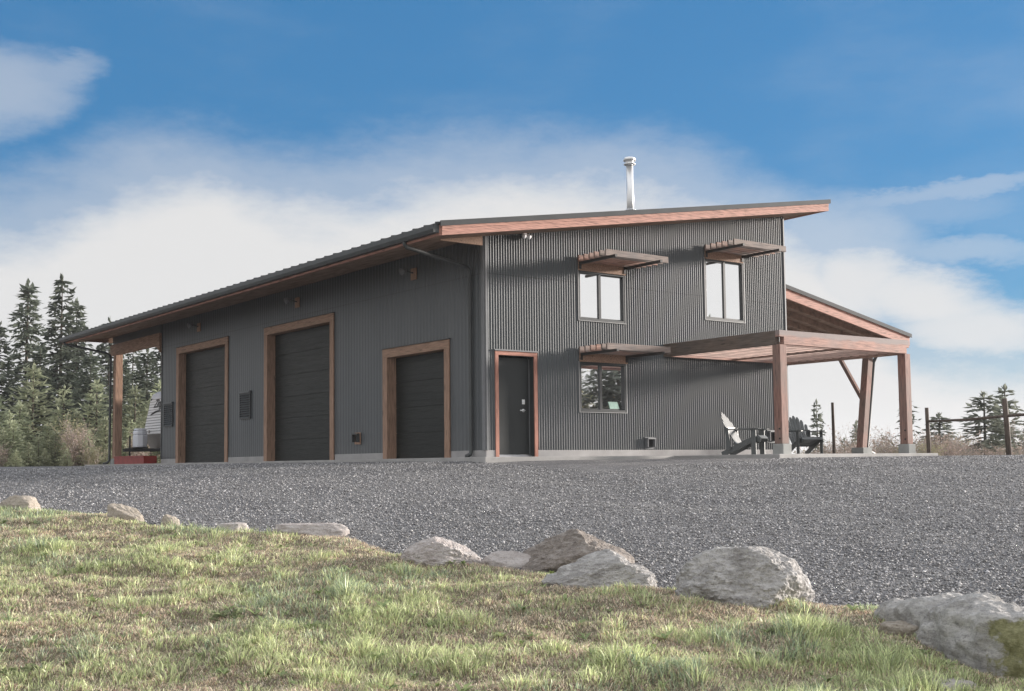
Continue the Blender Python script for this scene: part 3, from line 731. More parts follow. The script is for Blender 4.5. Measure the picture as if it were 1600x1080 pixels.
# dry stalks
# ------------------------------------------------------------------ workshop building
XE, YE = 9.256, 18.1
ZS = lambda x: 4.53 + .16 * x          # underside of the roof
ZT = lambda x: 4.756 + .16 * x         # top of the roof
shop = empty('workshop', (0, 0, 0), 'dark grey corrugated metal workshop with a single pitched roof and cedar trim', 'building')

def corrugated(name, parent, axis, u0, u1, z0, ztop, openings, period, amp, pos, sign, kind='sine'):
    # axis: direction the wall runs in (0=x,1=y); pos = plane; sign = outward direction
    k = 12; n = int(round((u1 - u0) / period * k)); us = [u0 + (u1 - u0) * i / n for i in range(n + 1)]
    vs = []; fs = []
    def prof(u):
        ph = (u / period) % 1.0
        if kind == 'sine': return amp * math.sin(ph * 2 * math.pi)
        return amp * max(-1, min(1, 2.2 * math.sin(ph * 2 * math.pi) - .6))
    def pt(u, z):
        w = pos + sign * (prof(u) + amp)
        return (u, w, z) if axis == 0 else (w, u, z)
    for i in range(n):
        a, b = us[i], us[i + 1]; c = (a + b) / 2
        ints = [(z0, None)]
        cuts = sorted((o[2], o[3]) for o in openings if o[0] < c < o[1])
        lo = z0; segs = []
        for q in cuts:
            if q[0] > lo: segs.append((lo, q[0]))
            lo = q[1]
        segs.append((lo, None))
        for za, zb in segs:
            o = len(vs)
            vs += [pt(a, za), pt(b, za), pt(b, zb if zb else ztop(b)), pt(a, zb if zb else ztop(a))]
            fs.append((o, o + 1, o + 2, o + 3))
    me = bpy.data.meshes.new(name); me.from_pydata(vs, [], fs)
    bm = bmesh.new(); bm.from_mesh(me); bmesh.ops.remove_doubles(bm, verts=bm.verts, dist=1e-5); bm.to_mesh(me); bm.free()
    o = link(name, me, 'siding', parent, smooth=True); return o

DOORS = [(12.776, 16.758, 3.636), (6.374, 10.343, 3.636), (1.252, 4.009, 2.518)]
TW = .20
ops_a = [(a + .03, b - .03, -.1, h - .03) for a, b, h in DOORS]
WINS = [(2.495, 3.84, 2.957, 4.05), (6.40, 7.74, 3.218, 4.70), (2.487, 3.83, .965, 2.06)]
ops_b = [(.25, 1.30, -.1, 2.15)] + [(a + .02, b - .02, c + .02, d - .02) for a, b, c, d in WINS]
corrugated('garage_wall', shop, 1, 0.0, YE, .14, lambda u: ZS(0) + .0, ops_a, .135, .0045, 0, -1, 'box')
corrugated('gable_wall', shop, 0, 0.0, XE, .14, lambda u: ZS(u), ops_b, .0675, .0125, 0, -1)
MB().box(XE - .02, XE, .02, YE, .14, ZS(XE)).build('side_wall', 'siding', shop)
MB().box(.02, XE - .02, YE - .02, YE, .14, ZS(.02)).build('back_wall', 'siding', shop)
# dark core so that nothing shines through
MB().prism([(.45, .02), (XE - .3, .02), (XE - .3, ZS(XE) - .35), (.45, ZS(.3) - .15)], 1, .45, YE - .3).build('interior_core', 'black', shop)
f = MB(); seg = 0
ya = 0
for a, b, h in sorted(DOORS):
    MB().box(-.012, .3, max(ya, .302), a, 0, .14).build('foundation', 'concrete', shop, bevel=.008); ya = b
MB().box(-.012, .3, ya, YE, 0, .14).build('foundation', 'concrete', shop, bevel=.008)
MB().box(-.012, .227, -.03, .30, 0, .14).build('foundation', 'concrete', shop, bevel=.008)
MB().box(1.32, XE, -.03, .3, 0, .14).build('foundation', 'concrete', shop, bevel=.008)
MB().box(-.045, .0, -.02, .06, .14, ZS(0)).box(0, .05, -.045, -.021, .14, ZS(0) - .003).build('corner_trim', 'trim_metal', shop)
MB().box(XE - .03, XE + .0, -.04, -.0, .14, ZS(XE) - .06).box(XE, XE + .012, -.04, .08, .14, ZS(XE) - .063).build('corner_trim', 'trim_metal', shop)
MB().box(-.02, .0, 18.06, 18.13, .14, ZS(0)).build('corner_trim', 'metal_dark', shop)

# roof
XL, XR, YF, YB = -1.62, 9.95, -.86, 23.3
roof = MB().prism([(XL, ZS(XL)), (XR, ZS(XR)), (XR, ZT(XR) - .03), (XL, ZT(XL) - .03)], 1, YF, YB).build('roof', 'soffit', shop)
rp = MB().prism([(XL - .05, ZT(XL - .05) - .028), (XR + .05, ZT(XR + .05) - .028), (XR + .05, ZT(XR + .05)), (XL - .05, ZT(XL - .05))], 1, YF - .05, YB + .05)
y = YF + .1
while y < YB:
    rp.prism([(XL - .055, ZT(XL - .055)), (XR, ZT(XR)), (XR, ZT(XR) + .022), (XL - .055, ZT(XL - .055) + .022)], 1, y - .02, y + .02); y += .41
rp.build('roof_panels', 'metal_roof', roof)
MB().prism([(XL - .05, ZT(XL - .05) - .085), (XR + .05, ZT(XR + .05) - .085), (XR + .05, ZT(XR + .05) + .02), (XL - .05, ZT(XL - .05) + .02)], 1, YF - .075, YF - .052).build('rake_trim', 'metal_roof', roof)
rk = MB()
for x0, x1 in ((XL, 6.90), (6.904, XR)):
    rk.prism([(x0, 4.492 + .16 * x0), (x1, 4.492 + .16 * x1), (x1, 4.614 + .16 * x1), (x0, 4.614 + .16 * x0)], 1, YF - .042, YF)
rk.prism([(XL, 4.617 + .16 * XL), (XR, 4.617 + .16 * XR), (XR, 4.69 + .16 * XR), (XL, 4.69 + .16 * XL)], 1, YF - .05, YF)
rk.build('rake_fascia', 'cedar_x', roof)
MB().box(XL - .04, XL, YF, YB, ZS(XL) - .035, ZT(XL) - .06).build('eave_fascia', 'cedar_y', roof)
MB().box(XR, XR + .04, YF, YB, ZS(XR) - .03, ZT(XR) - .05).build('eave_fascia', 'cedar_y', roof)
g = MB(); gx0, gx1, gz0, gz1 = XL - .17, XL - .041, ZS(XL) + .01, ZT(XL) - .055
g.prism([(gx1, gz0), (gx0 + .03, gz0), (gx0, gz0 + .07), (gx0, gz1), (gx0 + .012, gz1), (gx0 + .012, gz0 + .075), (gx0 + .035, gz0 + .012), (gx1, gz0 + .012)], 1, YF, YB + .05)
g.box(gx0, gx1, YF - .004, YF + .008, gz0, gz1); g.box(gx0, gx1, YB + .05, YB + .062, gz0, gz1)
g.build('gutter', 'metal_dark', roof)
# triangular returns closing the eave at both ends
for yy in (-.03, 22.85):
    MB().prism([(-1.08, 4.33), (-.05, 4.33), (-.05, ZS(0) - .01), (-1.08, ZS(-1.08) - .004)], 1, yy, yy + .06).build('eave_return', 'trim_y', shop)

# downspouts
def downspout(pts, label=None):
    o = MB().tube(pts, .042, 10).build('downspout', 'metal_dark', shop, smooth=True); return o
downspout([(gx0 + .07, .30, gz0 + .02), (gx0 + .07, .30, gz0 - .05), (gx0 + .12, .31, gz0 - .10), (-.14, .42, 3.94), (-.075, .42, 3.87), (-.07, .42, 3.80), (-.07, .42, .12), (-.09, .42, .06), (-.2, .42, .02)])
downspout([(gx0 + .07, 22.95, gz0 + .02), (gx0 + .08, 22.95, gz0 - .06), (-.42, 22.42, 3.92), (-.30, 22.36, 3.84), (-.28, 22.34, 3.7), (-.28, 22.34, .15), (-.36, 22.34, .05), (-.5, 22.34, .02)])

# garage doors
def garage_door(a, b, h, rows):
    t = MB().box(-.045, -.015, a, a + TW, 0, h - TW).build('door_trim', 'trim_z', shop, bevel=.004)
    MB().box(-.045, -.015, b - TW, b, 0, h - TW).build('side_trim', 'trim_z', t, bevel=.004)
    MB().box(-.048, -.015, a, b, h - TW, h).build('head_trim', 'trim_y', t, bevel=.004)
    MB().box(-.075, -.0, a - .02, b + .02, h + .002, h + .016).build('drip_cap', 'metal_dark', t)
    j = MB(); j.box(-.015, .30, a + TW - .035, a + TW, 0, h - TW); j.box(-.015, .30, b - TW, b - TW + .035, 0, h - TW); j.box(-.015, .30, a + TW, b - TW, h - TW, h - TW + .035)
    j.build('jamb', 'trim_z', t)
    ia, ib, ih = a + TW, b - TW, h - TW; ph = ih / rows
    d = MB()
    for r in range(rows):
        z0 = r * ph + .006; z1 = (r + 1) * ph - .006
        d.box(.20, .245, ia, ib, z0, z1)
        for q in (.22, .5, .78): d.box(.196, .2, ia + .01, ib - .01, z0 + (z1 - z0) * q - .012, z0 + (z1 - z0) * q + .012)
        d.box(.215, .24, ia, ib, z1, z1 + .012)
    dd = d.build('garage_door', 'garage_panel', shop, bevel=.006)
    MB().box(.185, .20, ia, ib, .0, .025).build('bottom_seal', 'black', dd)
for (a, b, h), rows in zip(DOORS, (6, 6, 4)): garage_door(a, b, h, rows)

# entry door
ed = MB(); a, b, h = .227, 1.319, 2.18
ed.box(a, a + .085, -.045, -.015, 0, h - .085)
et = ed.build('entry_trim', 'doortrim_z', shop, bevel=.003)
MB().box(b - .085, b, -.045, -.015, 0, h - .085).build('side_trim', 'doortrim_z', et, bevel=.003)
MB().box(a, b, -.048, -.015, h - .085, h).build('head_trim', 'doortrim_x', et, bevel=.003)
MB().box(a - .02, b + .02, -.07, 0, h + .002, h + .03).build('drip_cap', 'trim_metal', et)
MB().box(a + .06, a + .085, -.015, .20, 0, h - .085).box(b - .085, b - .06, -.015, .20, 0, h - .085).box(a + .085, b - .085, -.015, .20, h - .085, h - .06).build('jamb', 'vinyl_dark', et)
door = MB().box(a + .085, b - .088, .13, .17, .05, h - .115).build('entry_door', 'door_paint', shop, bevel=.004)
MB().box(a + .085, b - .085, .08, .17, .0, .028).box(a + .085, b - .085, .118, .129, .028, .05).build('threshold', 'galv', door)
MB().box(b - .105, b - .09, .118, .129, .06, h - .13).build('edge_strip', 'trim_metal', door)
MB().box(1.03, 1.10, .112, .13, 1.10, 1.20).tube([(1.065, .112, 1.15), (1.065, .10, 1.15)], .02, 12).build('deadbolt', 'steel', door, bevel=.004)
MB().tube([(1.065, .13, .97), (1.065, .118, .97)], .034, 14).tube([(1.065, .12, .97), (1.065, .07, .97)], .011, 8).tube([(1.072, .072, .97), (.945, .072, .968)], .012, 8).build('handle', 'steel', door, smooth=True)

# windows
def window(a, b, z0, z1, midfrac):
    o = MB()
    o.box(a, b, -.03, .05, z0, z0 + .05); o.box(a, b, -.03, .05, z1 - .05, z1); o.box(a, a + .05, -.03, .05, z0 + .05, z1 - .05); o.box(b - .05, b, -.03, .05, z0 + .05, z1 - .05)
    mid = a + (b - a) * midfrac
    w = o.build('window', 'vinyl_dark', shop, bevel=.004)
    s = MB(); s.box(mid - .045, mid + .02, -.012, .045, z0 + .05, z1 - .05)
    for x0, x1, yo in ((a + .05, mid - .045, .0), (mid + .02, b - .05, .01)):
        s.box(x0, x1, yo, .045, z0 + .05, z0 + .075); s.box(x0, x1, yo, .045, z1 - .075, z1 - .05); 
    s.build('sash', 'vinyl_dark', w)
    MB().box(a + .05, mid - .045, .02, .026, z0 + .075, z1 - .075).build('pane', 'glass', w)
    MB().box(mid + .02, b - .05, .028, .034, z0 + .075, z1 - .075).build('pane', 'glass', w)
    MB().box(a - .022, b + .022, -.045, -.012, z0 - .016, z0 - .002).box(a - .022, a - .002, -.036, -.012, z0 - .002, z1).box(b + .002, b + .022, -.036, -.012, z0 - .002, z1).build('casing', 'casing', w)
for (a, b, c, d), q in zip(WINS, (.47, .52, .47)): window(a, b, c, d, q)
sheet = MB().add([(3.38, .012, 1.045), (3.66, .012, 1.045), (3.60, .0175, 1.20), (3.335, .0175, 1.20), (3.38, .014, 1.045), (3.66, .014, 1.045), (3.60, .0195, 1.20), (3.335, .0195, 1.20)],
    [(0, 1, 2, 3), (7, 6, 5, 4), (0, 4, 5, 1), (1, 5, 6, 2), (2, 6, 7, 3), (3, 7, 4, 0)]).build('paper_sheet', 'paper')
tag(sheet, 'pale green sheet of paper leaning in the lower window', 'paper')

# slatted sunshades above the windows
def sunshade(x0, x1, zl, zs, xs1, label, depth=1.0):
    sh = empty('sunshade', ((x0 + x1) / 2, 0, zl), label, 'sunshade', 'slatted wooden sunshades over the windows')
    MB().box(x0, x1, -.06, -.022, zl - .05, zl + .20).build('ledger', 'trim_y', sh)
    for xb in (x0 + .03, x1 - .03):
        MB().box(xb - .03, xb + .03, -1.24, -.061, zl + .075, zl + .13).box(xb - .03, xb + .03, -.075, -.061, zl - .02, zl + .075).build('bracket', 'bracket', sh)
    for i in range(6):
        yy = -.10 - i * .178
        MB().box(x0 - .05 + random.uniform(-.012, .012), xs1 + random.uniform(-.02, .02), yy - .02, yy + .02, zl + .132, zl + .27).build('slat', 'slat_grey' if i >= 4 else 'slat_x', sh, bevel=.004)
    return sh
sunshade(2.49, 3.85, 4.09, 0, 4.27, 'slatted wooden sunshade over the upper window nearest the building corner')
sunshade(6.41, 7.71, 4.72, 0, 8.18, 'slatted wooden sunshade over the upper window highest under the roof')
sunshade(2.49, 3.86, 2.10, 0, 4.28, 'slatted wooden sunshade over the ground floor window next to the pergola beam')

# vents, outlets and lights
def louver(y0, y1, z0, z1):
    m = MB(); m.box(-.05, -.014, y0, y1, z0, z0 + .03); m.box(-.05, -.014, y0, y1, z1 - .03, z1); m.box(-.05, -.014, y0, y0 + .03, z0 + .03, z1 - .03); m.box(-.05, -.014, y1 - .03, y1, z0 + .03, z1 - .03)
    o = m.build('wall_louver', 'metal_dark', shop)
    MB().box(-.016, -.0145, y0 + .03, y1 - .03, z0 + .03, z1 - .03).build('screen', 'black', o)
    s = MB(); n = 11
    for i in range(n):
        z = z0 + .05 + (z1 - z0 - .09) * i / (n - 1); s.add([(-.055, y0 + .03, z - .02), (-.055, y1 - .03, z - .02), (-.017, y1 - .03, z + .02), (-.017, y0 + .03, z + .02), (-.055, y0 + .03, z - .012), (-.055, y1 - .03, z - .012), (-.017, y1 - .03, z + .028), (-.017, y0 + .03, z + .028)],
            [(0, 1, 2, 3), (7, 6, 5, 4), (0, 4, 5, 1), (1, 5, 6, 2), (2, 6, 7, 3), (3, 7, 4, 0)])
    s.build('blades', 'siding', o)
    MB().box(-.075, -.012, y0 - .02, y1 + .02, z1 + .002, z1 + .05).build('hood', 'siding', o)
louver(17.06, 17.80, 1.17, 1.90); louver(11.22, 11.93, 1.20, 1.93)
def hoodvent(face, u0, u1, z0, z1):
    def bx(m, ua, ub, wa, wb, za, zb):
        return m.box(ua, ub, -wb, -wa, za, zb) if face == 0 else m.box(-wb, -wa, ua, ub, za, zb)
    m = bx(MB(), u0, u1, .018, .035, z0, z1).build('vent_block', 'trim_z' if face else 'siding', shop, bevel=.004)
    w = u1 - u0; bx(MB(), u0 + w * .25, u1 - w * .15, .0352, .042, z0 + .06, z1 - .06).build('flap', 'black', m)
    bx(bx(bx(MB(), u0 + w * .1, u1 - w * .02, .0351, .12, z1 - .05, z1 - .02), u0 + w * .1, u0 + w * .16, .0351, .11, z0 + .05, z1 - .05), u1 - w * .08, u1 - w * .02, .0351, .11, z0 + .05, z1 - .05).build('hood', 'metal_dark' if face else 'trim_metal', m)
hoodvent(1, 5.06, 5.34, .36, .64); hoodvent(0, 4.36, 4.63, .15, .43); hoodvent(0, 8.44, 8.74, .30, .62)
def walllight(y, z):
    m = MB().box(-.045, -.014, y - .11, y + .11, z - .13, z + .13).build('light_block', 'trim_z', shop, bevel=.004)
    MB().tube([(-.045, y, z + .02), (-.12, y, z + .03), (-.24, y, z + .06)], .018, 8).build('lamp_arm', 'lamp_grey', m, smooth=True)
    MB().tube([(-.22, y, z + .075), (-.28, y, z + .05), (-.36, y, z + .02)], [.03, .06, .085], 14).tube([(-.36, y, z + .02), (-.365, y, z + .018)], .06, 12).build('lamp_head', 'trim_metal', m, smooth=True)
walllight(14.98, 4.12); walllight(8.37, 4.12); walllight(2.66, 4.10)
fl = MB().tube([(1.03, -.02, 4.66), (1.03, -.05, 4.66)], .06, 12).build('flood_light', 'white_paint', shop)
for sx in (-.06, .05): MB().tube([(1.03 + sx, -.06, 4.65), (1.03 + sx * 1.3, -.13, 4.60)], [.03, .048], 12).build('lamp_head', 'white_paint', fl, smooth=True)

# chimney
ch = MB(); cx, cy = 5.36, 1.39; zr = ZT(cx)
cp = ch.tube([(cx, cy, zr - .1), (cx, cy, 7.08)], .088, 20).build('chimney', 'steel', shop, smooth=True)
MB().tube([(cx, cy, zr - .05), (cx, cy, zr + .30)], [.2, .10], 20).tube([(cx, cy, zr + .33), (cx, cy, zr + .37)], [.15, .095], 20).build('flashing', 'galv', cp, smooth=True)
MB().tube([(cx, cy, 7.06), (cx, cy, 7.075), (cx, cy, 7.10), (cx, cy, 7.11)], [.095, .145, .145, .10], 20).tube([(cx, cy, 7.11), (cx, cy, 7.16)], .10, 20).tube([(cx, cy, 7.16), (cx, cy, 7.165), (cx, cy, 7.23), (cx, cy, 7.25)], [.10, .15, .15, .12], 20).build('cap', 'steel', cp, smooth=True)

# carport under the far end of the roof
MB().box(-.10, .06, YE + .02, 22.95, 3.86, 4.25).build('carport_beam', 'trim_y', shop, bevel=.006)
MB().box(-.06, .0, YE + .02, 22.80, 4.252, ZS(0) - .003).build('carport_fascia', 'siding', shop)
MB().prism([(YE + .02, 3.60), (YE + .02, 3.858), (YE + .75, 3.858), (YE + .28, 3.79)], 0, -.08, .04).build('knee_brace', 'trim_y', shop)
cpst = MB().box(-.19, .06, 22.08, 22.33, .2, 3.86).build('carport_post', 'trim_z', shop, bevel=.008)
MB().box(-.25, .12, 22.02, 22.40, -.05, .2).build('pier', 'pier', cpst, bevel=.012)
cpb = MB().box(XE - .2, XE + .02, 22.08, 22.33, .2, ZS(XE) - .3).build('carport_post', 'trim_z', shop, bevel=.008)
MB().box(XE - .26, XE + .08, 22.02, 22.40, -.05, .2).build('pier', 'pier', cpb, bevel=.012)

# lean-to roof on the right
LX0, LX1, LY0, LY1 = XE + .01, 14.42, .0, 7.2
LZ = lambda x: 4.284 - .186 * (x - 9.32)
lr = MB().prism([(LX0, LZ(LX0) - .13), (LX1, LZ(LX1) - .13), (LX1, LZ(LX1) - .06), (LX0, LZ(LX0) - .06)], 1, LY0 + .045, LY1).build('lean_to_roof', 'soffit', shop)
MB().prism([(LX0, LZ(LX0) - .058), (LX1 + .06, LZ(LX1 + .06) - .058), (LX1 + .06, LZ(LX1 + .06)), (LX0, LZ(LX0))], 1, LY0 - .04, LY1).prism([(LX0, LZ(LX0) - .10), (LX1 + .06, LZ(LX1 + .06) - .10), (LX1 + .06, LZ(LX1 + .06) - .0585), (LX0, LZ(LX0) - .0585)], 1, LY0 - .04, LY0 - .02).build('metal_roofing', 'metal_roof', lr)
MB().prism([(LX0, LZ(LX0) - .34), (LX1, LZ(LX1) - .34), (LX1, LZ(LX1) - .125), (LX0, LZ(LX0) - .125)], 1, LY0, LY0 + .042).prism([(LX0, LZ(LX0) - .123), (LX1, LZ(LX1) - .123), (LX1, LZ(LX1) - .062), (LX0, LZ(LX0) - .062)], 1, LY0 - .015, LY0 + .04).build('rake_fascia', 'cedar_x', lr)
y = LY0 + .61
while y < LY1:
    MB().prism([(LX0, LZ(LX0) - .29), (LX1 - .05, LZ(LX1 - .05) - .29), (LX1 - .05, LZ(LX1 - .05) - .131), (LX0, LZ(LX0) - .131)], 1, y, y + .045).build('rafter', 'soffit', lr); y += .61
MB().box(LX1 - .04, LX1, LY0 + .045, LY1, LZ(LX1) - .31, LZ(LX1) - .07).build('eave_fascia', 'cedar_y', lr)
MB().box(14.16, 14.30, LY0 + .05, LY1, LZ(14.23) - .52, LZ(14.23) - .31).build('eave_beam', 'beam_y', lr)
pt = hit(1355.5, 562, 1, 1.25); pb = hit(1347, 690, 1, 1.25); zt_ = LZ(14.23) - .53
dirp = (pt - pb) / (pt.z - pb.z); top = pb + dirp * (zt_ - pb.z); bot = pb + dirp * (.2 - pb.z)
for yy in (1.25, 6.6):
    ps = MB().bar((bot.x, yy, .19), (top.x, yy, zt_), .21, .21, (0, 1, 0)).build('lean_to_post', 'post_z', lr, bevel=.008)
    MB().box(bot.x - .20, bot.x + .20, yy - .2, yy + .2, -.05, .21).build('pier', 'pier', ps, bevel=.012)
MB().bar((top.x - .10, 1.36, 1.50), (top.x + .02, 2.25, zt_ - .01), .10, .10, (1, 0, 0)).build('brace', 'post_z', lr)
MB().tube([(14.40, .9, LZ(14.4) - .1), (14.40, 1.0, 2.95), (top.x + .15, 1.18, 2.62), (bot.x + .15, 1.18, .25), (bot.x + .19, 1.16, .10), (bot.x + .36, 1.1, .03)], .05, 10).build('downspout', 'metal_dark', lr, smooth=True)

# concrete slabs
sl = MB().prism([(-.55, -.75), (4.55, -.75), (4.55, -3.75), (9.95, -3.75), (14.9, -.4), (14.9, 7.4), (XE, 7.4), (XE, YE), (XE, 24.2), (-.55, 24.2)], 2, -.35, -.002).build('concrete_slab', 'slab', bevel=.01); sl['kind'] = 'structure'

# ------------------------------------------------------------------ pergola
pg = empty('pergola', (7.2, -3.4, 0), 'timber pergola with slatted top on square posts against the gable wall', 'pergola')
PY0 = -3.45
MB().prism([(4.99, 2.555), (4.99, 2.42), (5.13, 2.42), (5.13, 2.262), (9.33, 2.262), (9.33, 2.40), (9.42, 2.40), (9.42, 2.572)], 1, PY0, PY0 + .11).build('front_beam', 'beam_x', pg, bevel=.005)
MB().box(4.995, 5.115, PY0 + .112, -.025, 2.262, 2.552).build('side_beam', 'beam_shaded', pg, bevel=.005)
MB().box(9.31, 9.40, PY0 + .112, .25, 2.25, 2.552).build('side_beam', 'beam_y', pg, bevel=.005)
MB().box(5.117, 9.308, -.11, -.025, 2.27, 2.545).build('ledger', 'beam_x', pg)
MB().box(7.16, 7.24, PY0 + .112, -.112, 2.262, 2.300).build('joist', 'beam_y', pg)
for i in range(12):
    yy = PY0 + .24 + i * .262
    MB().box(5.117, 9.308, yy, yy + .075, 2.302, 2.34).build('slat', 'slat_light', pg)
for x0, x1 in ((5.0, 5.205), (9.255, 9.455)):
    p = MB().box(x0, x1, PY0 + .002, PY0 + .205, .21, 2.26).build('post', 'post_z', pg, bevel=.008)
    MB().box(x0 - .025, x1 + .035, PY0 - .035, PY0 + .245, -.05, .21).build('pier', 'pier', p, bevel=.012)
    bl = MB()
    for zz in (.32, .52): bl.tube([(x0 + .0, PY0 + .06, zz), (x0 - .015, PY0 + .06, zz)], .018, 8)
    bl.build('bolts', 'black', p)

# ------------------------------------------------------------------ adirondack chairs (local coords: faces +x)
def adirondack(loc, rz, label):
    t = empty('adirondack_chair', loc, label, 'chair', 'adirondack chairs on the pergola slab', rz, local=True)
    for sy in (-.27, .25):
        MB().prism([(-.42, .0), (-.30, .0), (.30, .29), (.44, .27), (.47, .33), (.40, .39), (.28, .40), (-.44, .07)], 1, sy, sy + .022).build('side_rail', 'chair_paint', t, bevel=.004)
    for sy in (-.33, .285):
        MB().box(.26, .37, sy, sy + .03, 0, .55).build('front_leg', 'chair_paint', t, bevel=.004)
        MB().bar((-.24, sy + .015, .12), (-.29, sy + .015, .60), .03, .08, (1, 0, 0)).build('rear_post', 'chair_paint', t)
        s2 = -1 if sy < 0 else 1
        MB().prism([(-.36, s2 * .285), (-.32, s2 * .25), (.30, s2 * .22), (.44, s2 * .24), (.48, s2 * .31), (.44, s2 * .38), (.1, s2 * .37), (-.36, s2 * .33)], 2, .552, .575).build('armrest', 'chair_paint', t, bevel=.004)
    s = MB()
    for i in range(6):
        u = i / 5; x = -.10 + .50 * u; z = .225 + .185 * u
        if i == 5: x, z = .43, .385
        s.bar((x, -.268, z), (x, .268, z), .085, .02, (-.36, 0, 1) if i < 5 else (.7, 0, .7))
    s.build('seat', 'chair_paint', t)
    hs = [.62, .74, .82, .86, .82, .74, .62]
    bk = Vector((-.48, 0, .88)).normalized()
    for i, hgt in enumerate(hs):
        yb = (i - 3) * .066; yt = (i - 3) * .088
        a = Vector((-.10, yb, .20)); b = a + bk * hgt * .93; b.y = yt; c = a + bk * hgt; c.y = yt
        m = MB(); nrm = bk.cross(Vector((0, 1, 0)))
        vs = []
        for o_ in (-.009, .009):
            for p, w in ((a, .029), (b, .039), (c, .018)):
                vs += [p + Vector((0, -w, 0)) + nrm * o_, p + Vector((0, w, 0)) + nrm * o_]
        m.add(vs, [(0, 1, 3, 2), (2, 3, 5, 4), (7, 6, 8, 9), (9, 8, 10, 11), (0, 6, 7, 1), (4, 5, 11, 10), (0, 2, 8, 6), (2, 4, 10, 8), (1, 7, 9, 3), (3, 9, 11, 5)])
        m.build('back_slat', 'chair_paint', t)
    MB().bar((-.325, -.30, .60), (-.325, .30, .60), .06, .03, (0, 0, 1)).bar((-.155, -.25, .24), (-.155, .25, .24), .05, .03, (0, 0, 1)).build('back_rail', 'chair_paint', t)
    return t
c1 = hit(1163, 700, 1, -1.7); c2 = hit(1256, 700, 1, -.9)
for nd_ in M['chair_paint'].node_tree.nodes:
    if nd_.type == 'BSDF_PRINCIPLED': nd_.inputs['Coat Weight'].default_value = 1; nd_.inputs['Coat Roughness'].default_value = .5
adirondack((c1.x, c1.y, 0), math.atan2(Rh.y, Rh.x) - R(29), 'dark adirondack chair seen from the side, left of the pergola post')
adirondack((c2.x, c2.y, 0), math.atan2(-Fh.y, -Fh.x) + R(14), 'dark adirondack chair facing the yard, right of the pergola post')

# ------------------------------------------------------------------ travel trailer in the carport
NB = hit(222.6, 679, 1, 21.5); NTp = hit(233, 621, 1, 21.5)
tr = empty('travel_trailer', (NB.x + 2.5, 20.2, 0), 'white travel trailer parked nose out in the carport behind the timber post', 'trailer')
xb, zb, xt, zt = NB.x, NB.z, NTp.x, NTp.z
if xt < xb + .25: xt = xb + .3
prof = [(xb + .02, zb), (xt - .02, zt - .05), (xt + .05, zt + .10), (xt + .25, zt + .2), (xt + .7, zt + .26), (7.2, zt + .26), (7.2, .55), (xb + .35, .55), (xb + .15, zb - .15)]
body = MB().prism(prof, 1, 19.1, 21.5).build('body', 'white_paint', tr, bevel=.03)
nd = Vector((xt - xb, 0, zt - zb)).normalized(); nn = Vector((-nd.z, 0, nd.x))
LN = (Vector((xt, 0, zt)) - Vector((xb, 0, zb))).length
rb = MB()
for i in range(1, 14):
    q = Vector((xb, 0, zb)) + nd * (LN * i / 14) + nn * .004; rb.bar((q.x, 19.15, q.z), (q.x, 21.45, q.z), .012, .018, tuple(nn))
rb.build('siding_ribs', 'trim_metal', body)
MB().prism([(xb - .02, zb - .01), (xb + .12, zb - .16), (xb + .32, .55), (xb + .28, .55), (xb + .08, zb - .18), (xb - .05, zb - .02)], 1, 19.12, 21.48).build('stone_guard', 'taupe', body)
def nosept(y, f_, o=.012): return Vector((xb, y, zb)) + nd * (LN * f_) + nn * o
def letters(txt, y, fz, size, shear, mat):
    cu = bpy.data.curves.new('lettering', 'FONT'); cu.body = txt; cu.size = size; cu.shear = shear; cu.extrude = .003; cu.offset = .006
    ob = bpy.data.objects.new('lettering_tmp', cu); col.objects.link(ob); bpy.context.view_layer.update()
    me = bpy.data.meshes.new_from_object(ob.evaluated_get(bpy.context.evaluated_depsgraph_get())); bpy.data.objects.remove(ob)
    p = nosept(y, fz)
    mt = Matrix(((0, nd.x, nn.x, p.x), (-1, nd.y, nn.y, p.y), (0, nd.z, nn.z, p.z), (0, 0, 0, 1)))
    me.transform(mt); return link('lettering', me, mat, body)
letters('Zinger', 21.0, .70, .42, .35, 'black')
sw = MB(); pts = [nosept(21.15 - .12 * i, .50 + .10 * math.sin(i / 9 * 2.2) , .010) for i in range(10)]
sw.tube(pts, [.004, .02, .03, .035, .035, .03, .025, .02, .012, .004], 6).build('swoosh', 'black', body)
MB().tube([nosept(20.9, .06, .0), nosept(20.9, .06, .016)], .06, 6).build('emblem', 'taupe', body)
MB().tube([nosept(21.36, .93, .0), nosept(21.36, .93, .03)], .035, 8).build('marker_light', 'black', body)
tp = hit(214, 700, 1, 20.6)
fr = MB(); fr.bar((xb + .5, 19.5, .48), (tp.x - .55, 20.25, .46), .08, .10).bar((xb + .5, 21.1, .48), (tp.x - .55, 20.35, .46), .08, .10).tube([(tp.x - .35, 20.3, .1), (tp.x - .35, 20.3, .95)], .03, 8).box(tp.x - .45, tp.x - .25, 20.22, 20.38, 0, .06).bar((tp.x - .1, 19.95, .54), (tp.x - .1, 20.75, .54), .5, .03)
fr.build('tongue_frame', 'black', tr)
pc = MB(); px_, py_ = tp.x, 20.35
ring = [(.0, .30), (.18, .24), (.27, .0), (.18, -.24), (0, -.30), (-.16, -.24), (-.22, 0), (-.16, .24)]
for a, b, k in ((.56, .98, 1), (.985, 1.12, .97), (1.125, 1.20, .88)): pc.prism([(px_ + q[0] * k, py_ + q[1] * k) for q in ring], 2, a, b)
pc.build('propane_cover', 'propane_white', tr, bevel=.03)
for yy in (19.15, 21.25):
    for xx in (4.2, 5.0):
        MB().tube([(xx, yy, .34), (xx, yy + .2, .34)], .34, 20).build('wheel', 'black', tr)
rdx = tp.x - .62
